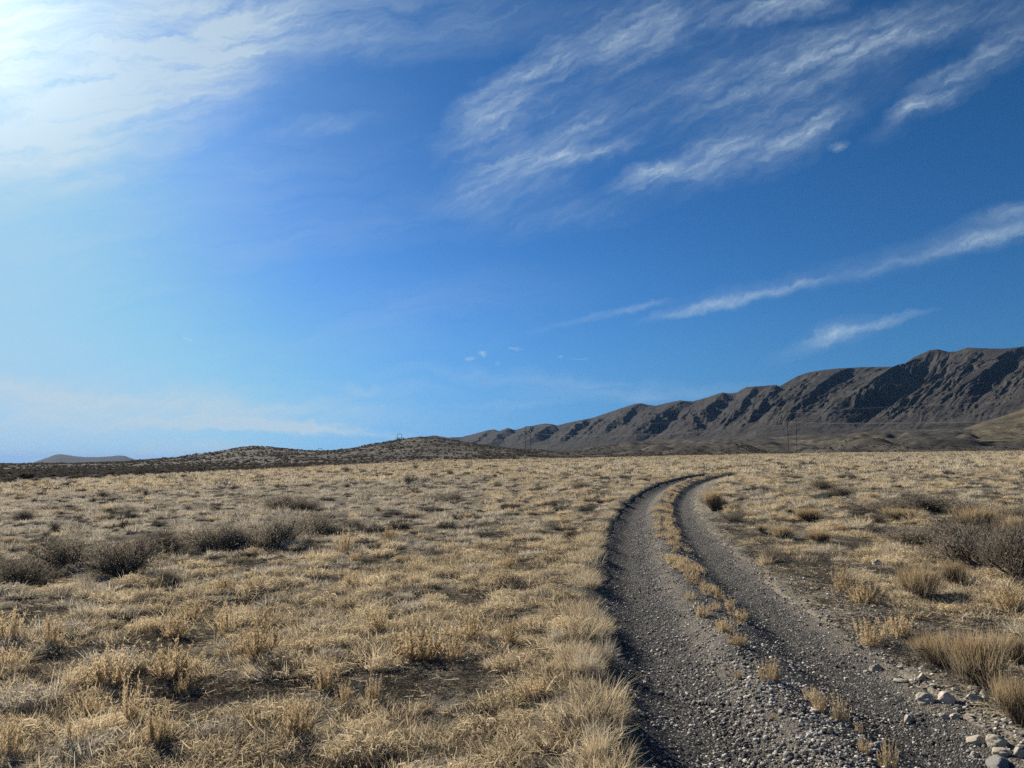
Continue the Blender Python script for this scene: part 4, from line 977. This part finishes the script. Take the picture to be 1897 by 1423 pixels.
for px, py, w, h, lab in [
    (1525, 1024, 50, 26, 'round bleached grass clump with a long shadow right of the track'),
    (1880, 1125, 60, 50, 'bleached grass clump near the right picture edge'),
    (1420, 1045, 40, 36, 'straw grass clump in front of the small dark sagebrush'),
    (1385, 1010, 34, 20, 'straw grass clump close to the right rut'),
    (1150, 930, 26, 14, 'round grass clump on the left edge of the track bend'),
    (1015, 1150, 50, 30, 'dense straw clump left of the roadside grass'),
    (1030, 1190, 40, 40, 'tall straw clump beside the roadside grass, casting a dark shadow'),
    (715, 1365, 80, 36, 'domed grass clump over a dark hollow in the lower middle'),
    (630, 1418, 60, 40, 'dark rounded grass clump beside a grey rock at the bottom edge'),
    (945, 1330, 60, 36, 'straw clump low in the middle right foreground'),
    (420, 1345, 70, 34, 'matted grass clump between the lower left weeds'),
    (1120, 1225, 60, 66, 'thick pale roadside clump, tallest on the left edge of the track'),
    (1085, 1245, 60, 60, 'pale roadside clump behind the tallest one'),
    (1105, 1395, 70, 70, 'nearest pale roadside clump at the bottom of the left track edge')]:
    plant('bunch', px, py, w, h, lab, G6)
# rocks
ROCKM = [ico(4, 1.0, 950+i, (0.55, 0.6, 0.5, 0.7, 0.35, 0.6)[i], 0.6, M_rock if i < 5 else M_grock, 'rock') for i in range(6)]
G7 = 'loose rocks along the track'
for px, py, w, h, k, lab in [
    (1716, 1300, 34, 20, 0, 'smooth pale oval rock, left of the pair right of the track'),
    (1754, 1300, 32, 22, 1, 'round tan rock, right of the pair right of the track'),
    (1804, 1298, 28, 18, 2, 'white streaked rock under the large rabbitbrush'),
    (1807, 1278, 26, 12, 4, 'white flat rock behind the streaked one under the large rabbitbrush'),
    (1824, 1288, 16, 12, 1, 'small tan rock right of the white streaked one'),
    (1851, 1288, 16, 12, 3, 'small white heart shaped rock near the right rabbitbrush'),
    (1622, 1242, 20, 12, 3, 'white angular stone on the right shoulder of the track'),
    (1608, 1248, 16, 8, 0, 'grey tan stone touching the white angular one'),
    (1707, 1258, 14, 11, 3, 'small white upright stone below the golden rabbitbrush'),
    (1730, 1237, 9, 9, 3, 'tiny white stone at the foot of the golden rabbitbrush'),
    (1668, 1262, 26, 7, 4, 'flat grey slab of stone right of the track'),
    (1684, 1338, 18, 16, 1, 'white round stone with a dark shadow at the edge of the right rut'),
    (1750, 1328, 20, 9, 0, 'left of two low stones in front of the pale pair'),
    (1770, 1329, 18, 10, 2, 'right of two low stones in front of the pale pair'),
    (1812, 1374, 36, 16, 2, 'pale sloping rock at the left of the lower right rock pile'),
    (1848, 1378, 36, 20, 0, 'pale domed rock at the back of the lower right rock pile'),
    (1856, 1396, 38, 18, 4, 'pale flat rock at the front of the lower right rock pile'),
    (1806, 1402, 16, 11, 1, 'small bright stone left before the lower right rock pile'),
    (1850, 1424, 44, 24, 5, 'grey angular rock at the lower right corner, nearest of all'),
    (1889, 1398, 20, 16, 1, 'tan stone on the right picture edge by the rock pile'),
    (1323, 1160, 13, 12, 3, 'white stone beside the weeds on the track crown'),
    (1624, 1046, 14, 10, 3, 'tan stone with a black shadow before the right thicket'),
    (1638, 1176, 16, 7, 4, 'flat pale stone right of the track amid golden weeds'),
    (1362, 1384, 9, 8, 3, 'bright white stone in the left rut near the bottom edge'),
    (1168, 1232, 9, 6, 1, 'small tan stone at the left edge of the left rut'),
    (632, 1420, 30, 18, 5, 'grey rock beside the dark clump at the bottom edge'),
    (440, 1372, 18, 12, 5, 'grey rounded rock in the left foreground litter'),
    (463, 1358, 16, 10, 5, 'grey stone behind the rounded rock in the left foreground'),
    (1038, 1345, 12, 9, 5, 'grey stone in the gravelly patch left of the roadside grass'),
    (1115, 1396, 30, 14, 5, 'dark grey rock half under the nearest roadside clump')]:
    x, y, z = at(px, py); w_, h_ = w/px_size(y)/2, h/px_size(y)
    o = link('rock', ROCKM[k], None, (x, y, z + h_*0.12), R_g(px).uniform(-0.5, 0.5), (w_*1.08, w_*1.0, h_*1.3))
    tag(o, lab, 'rock', G7)

# small golden grass between the weeds of the crown
X, Y, o = along(1500, 6.0, 58, -0.36, 0.18, 1.6); kp = rng.uniform(size=1500) < (0.06 + 0.74*sstep(7, 11, Y))*sstep(-0.15, 0.3, gnoise(Y/1.5, Y*0 + 2, 55)); X, Y = X[kp], Y[kp]; n = len(X)
P_crown = [proto('k', pmesh('crown grass', [weed_parts(R_g(990+i), 16, 0.15, 0.2, 0.011, 20)[1], grass_blades(R_g(995+i), 30, 0.08, (0.05, 0.14), (5, 70), 0.004)], M_weed)) for i in range(3)]
scatter('crown_grass', P_crown, X, Y, rng.uniform(0, 2*PI, n), rng.uniform(0.5, 1.1, n), rng.integers(0, 3, n))
# ------------------------------------------------------------------ dry desert air: haze that turns far hills blue
def build_haze():
    m, t, out = new_mat('haze_air')
    v = t.new('ShaderNodeVolumePrincipled'); v.inputs['Color'].default_value = (0.30, 0.57, 1.0, 1); v.inputs['Density'].default_value = 1.9e-5; v.inputs['Anisotropy'].default_value = 0.0
    t.l.new(v.outputs[0], out.inputs['Volume'])
    X0, Y0, Z0_, Z1 = 52000, 52000, -900, 380
    V = [(x, y, z) for z in (Z0_, Z1) for x, y in ((-X0, -Y0), (X0, -Y0), (X0, Y0), (-X0, Y0))]
    Fq = [(0, 3, 2, 1), (4, 5, 6, 7), (0, 1, 5, 4), (1, 2, 6, 5), (2, 3, 7, 6), (3, 0, 4, 7)]
    tag(link('haze', mesh_from('haze', V, Fq, m)), kind='stuff')
build_haze()
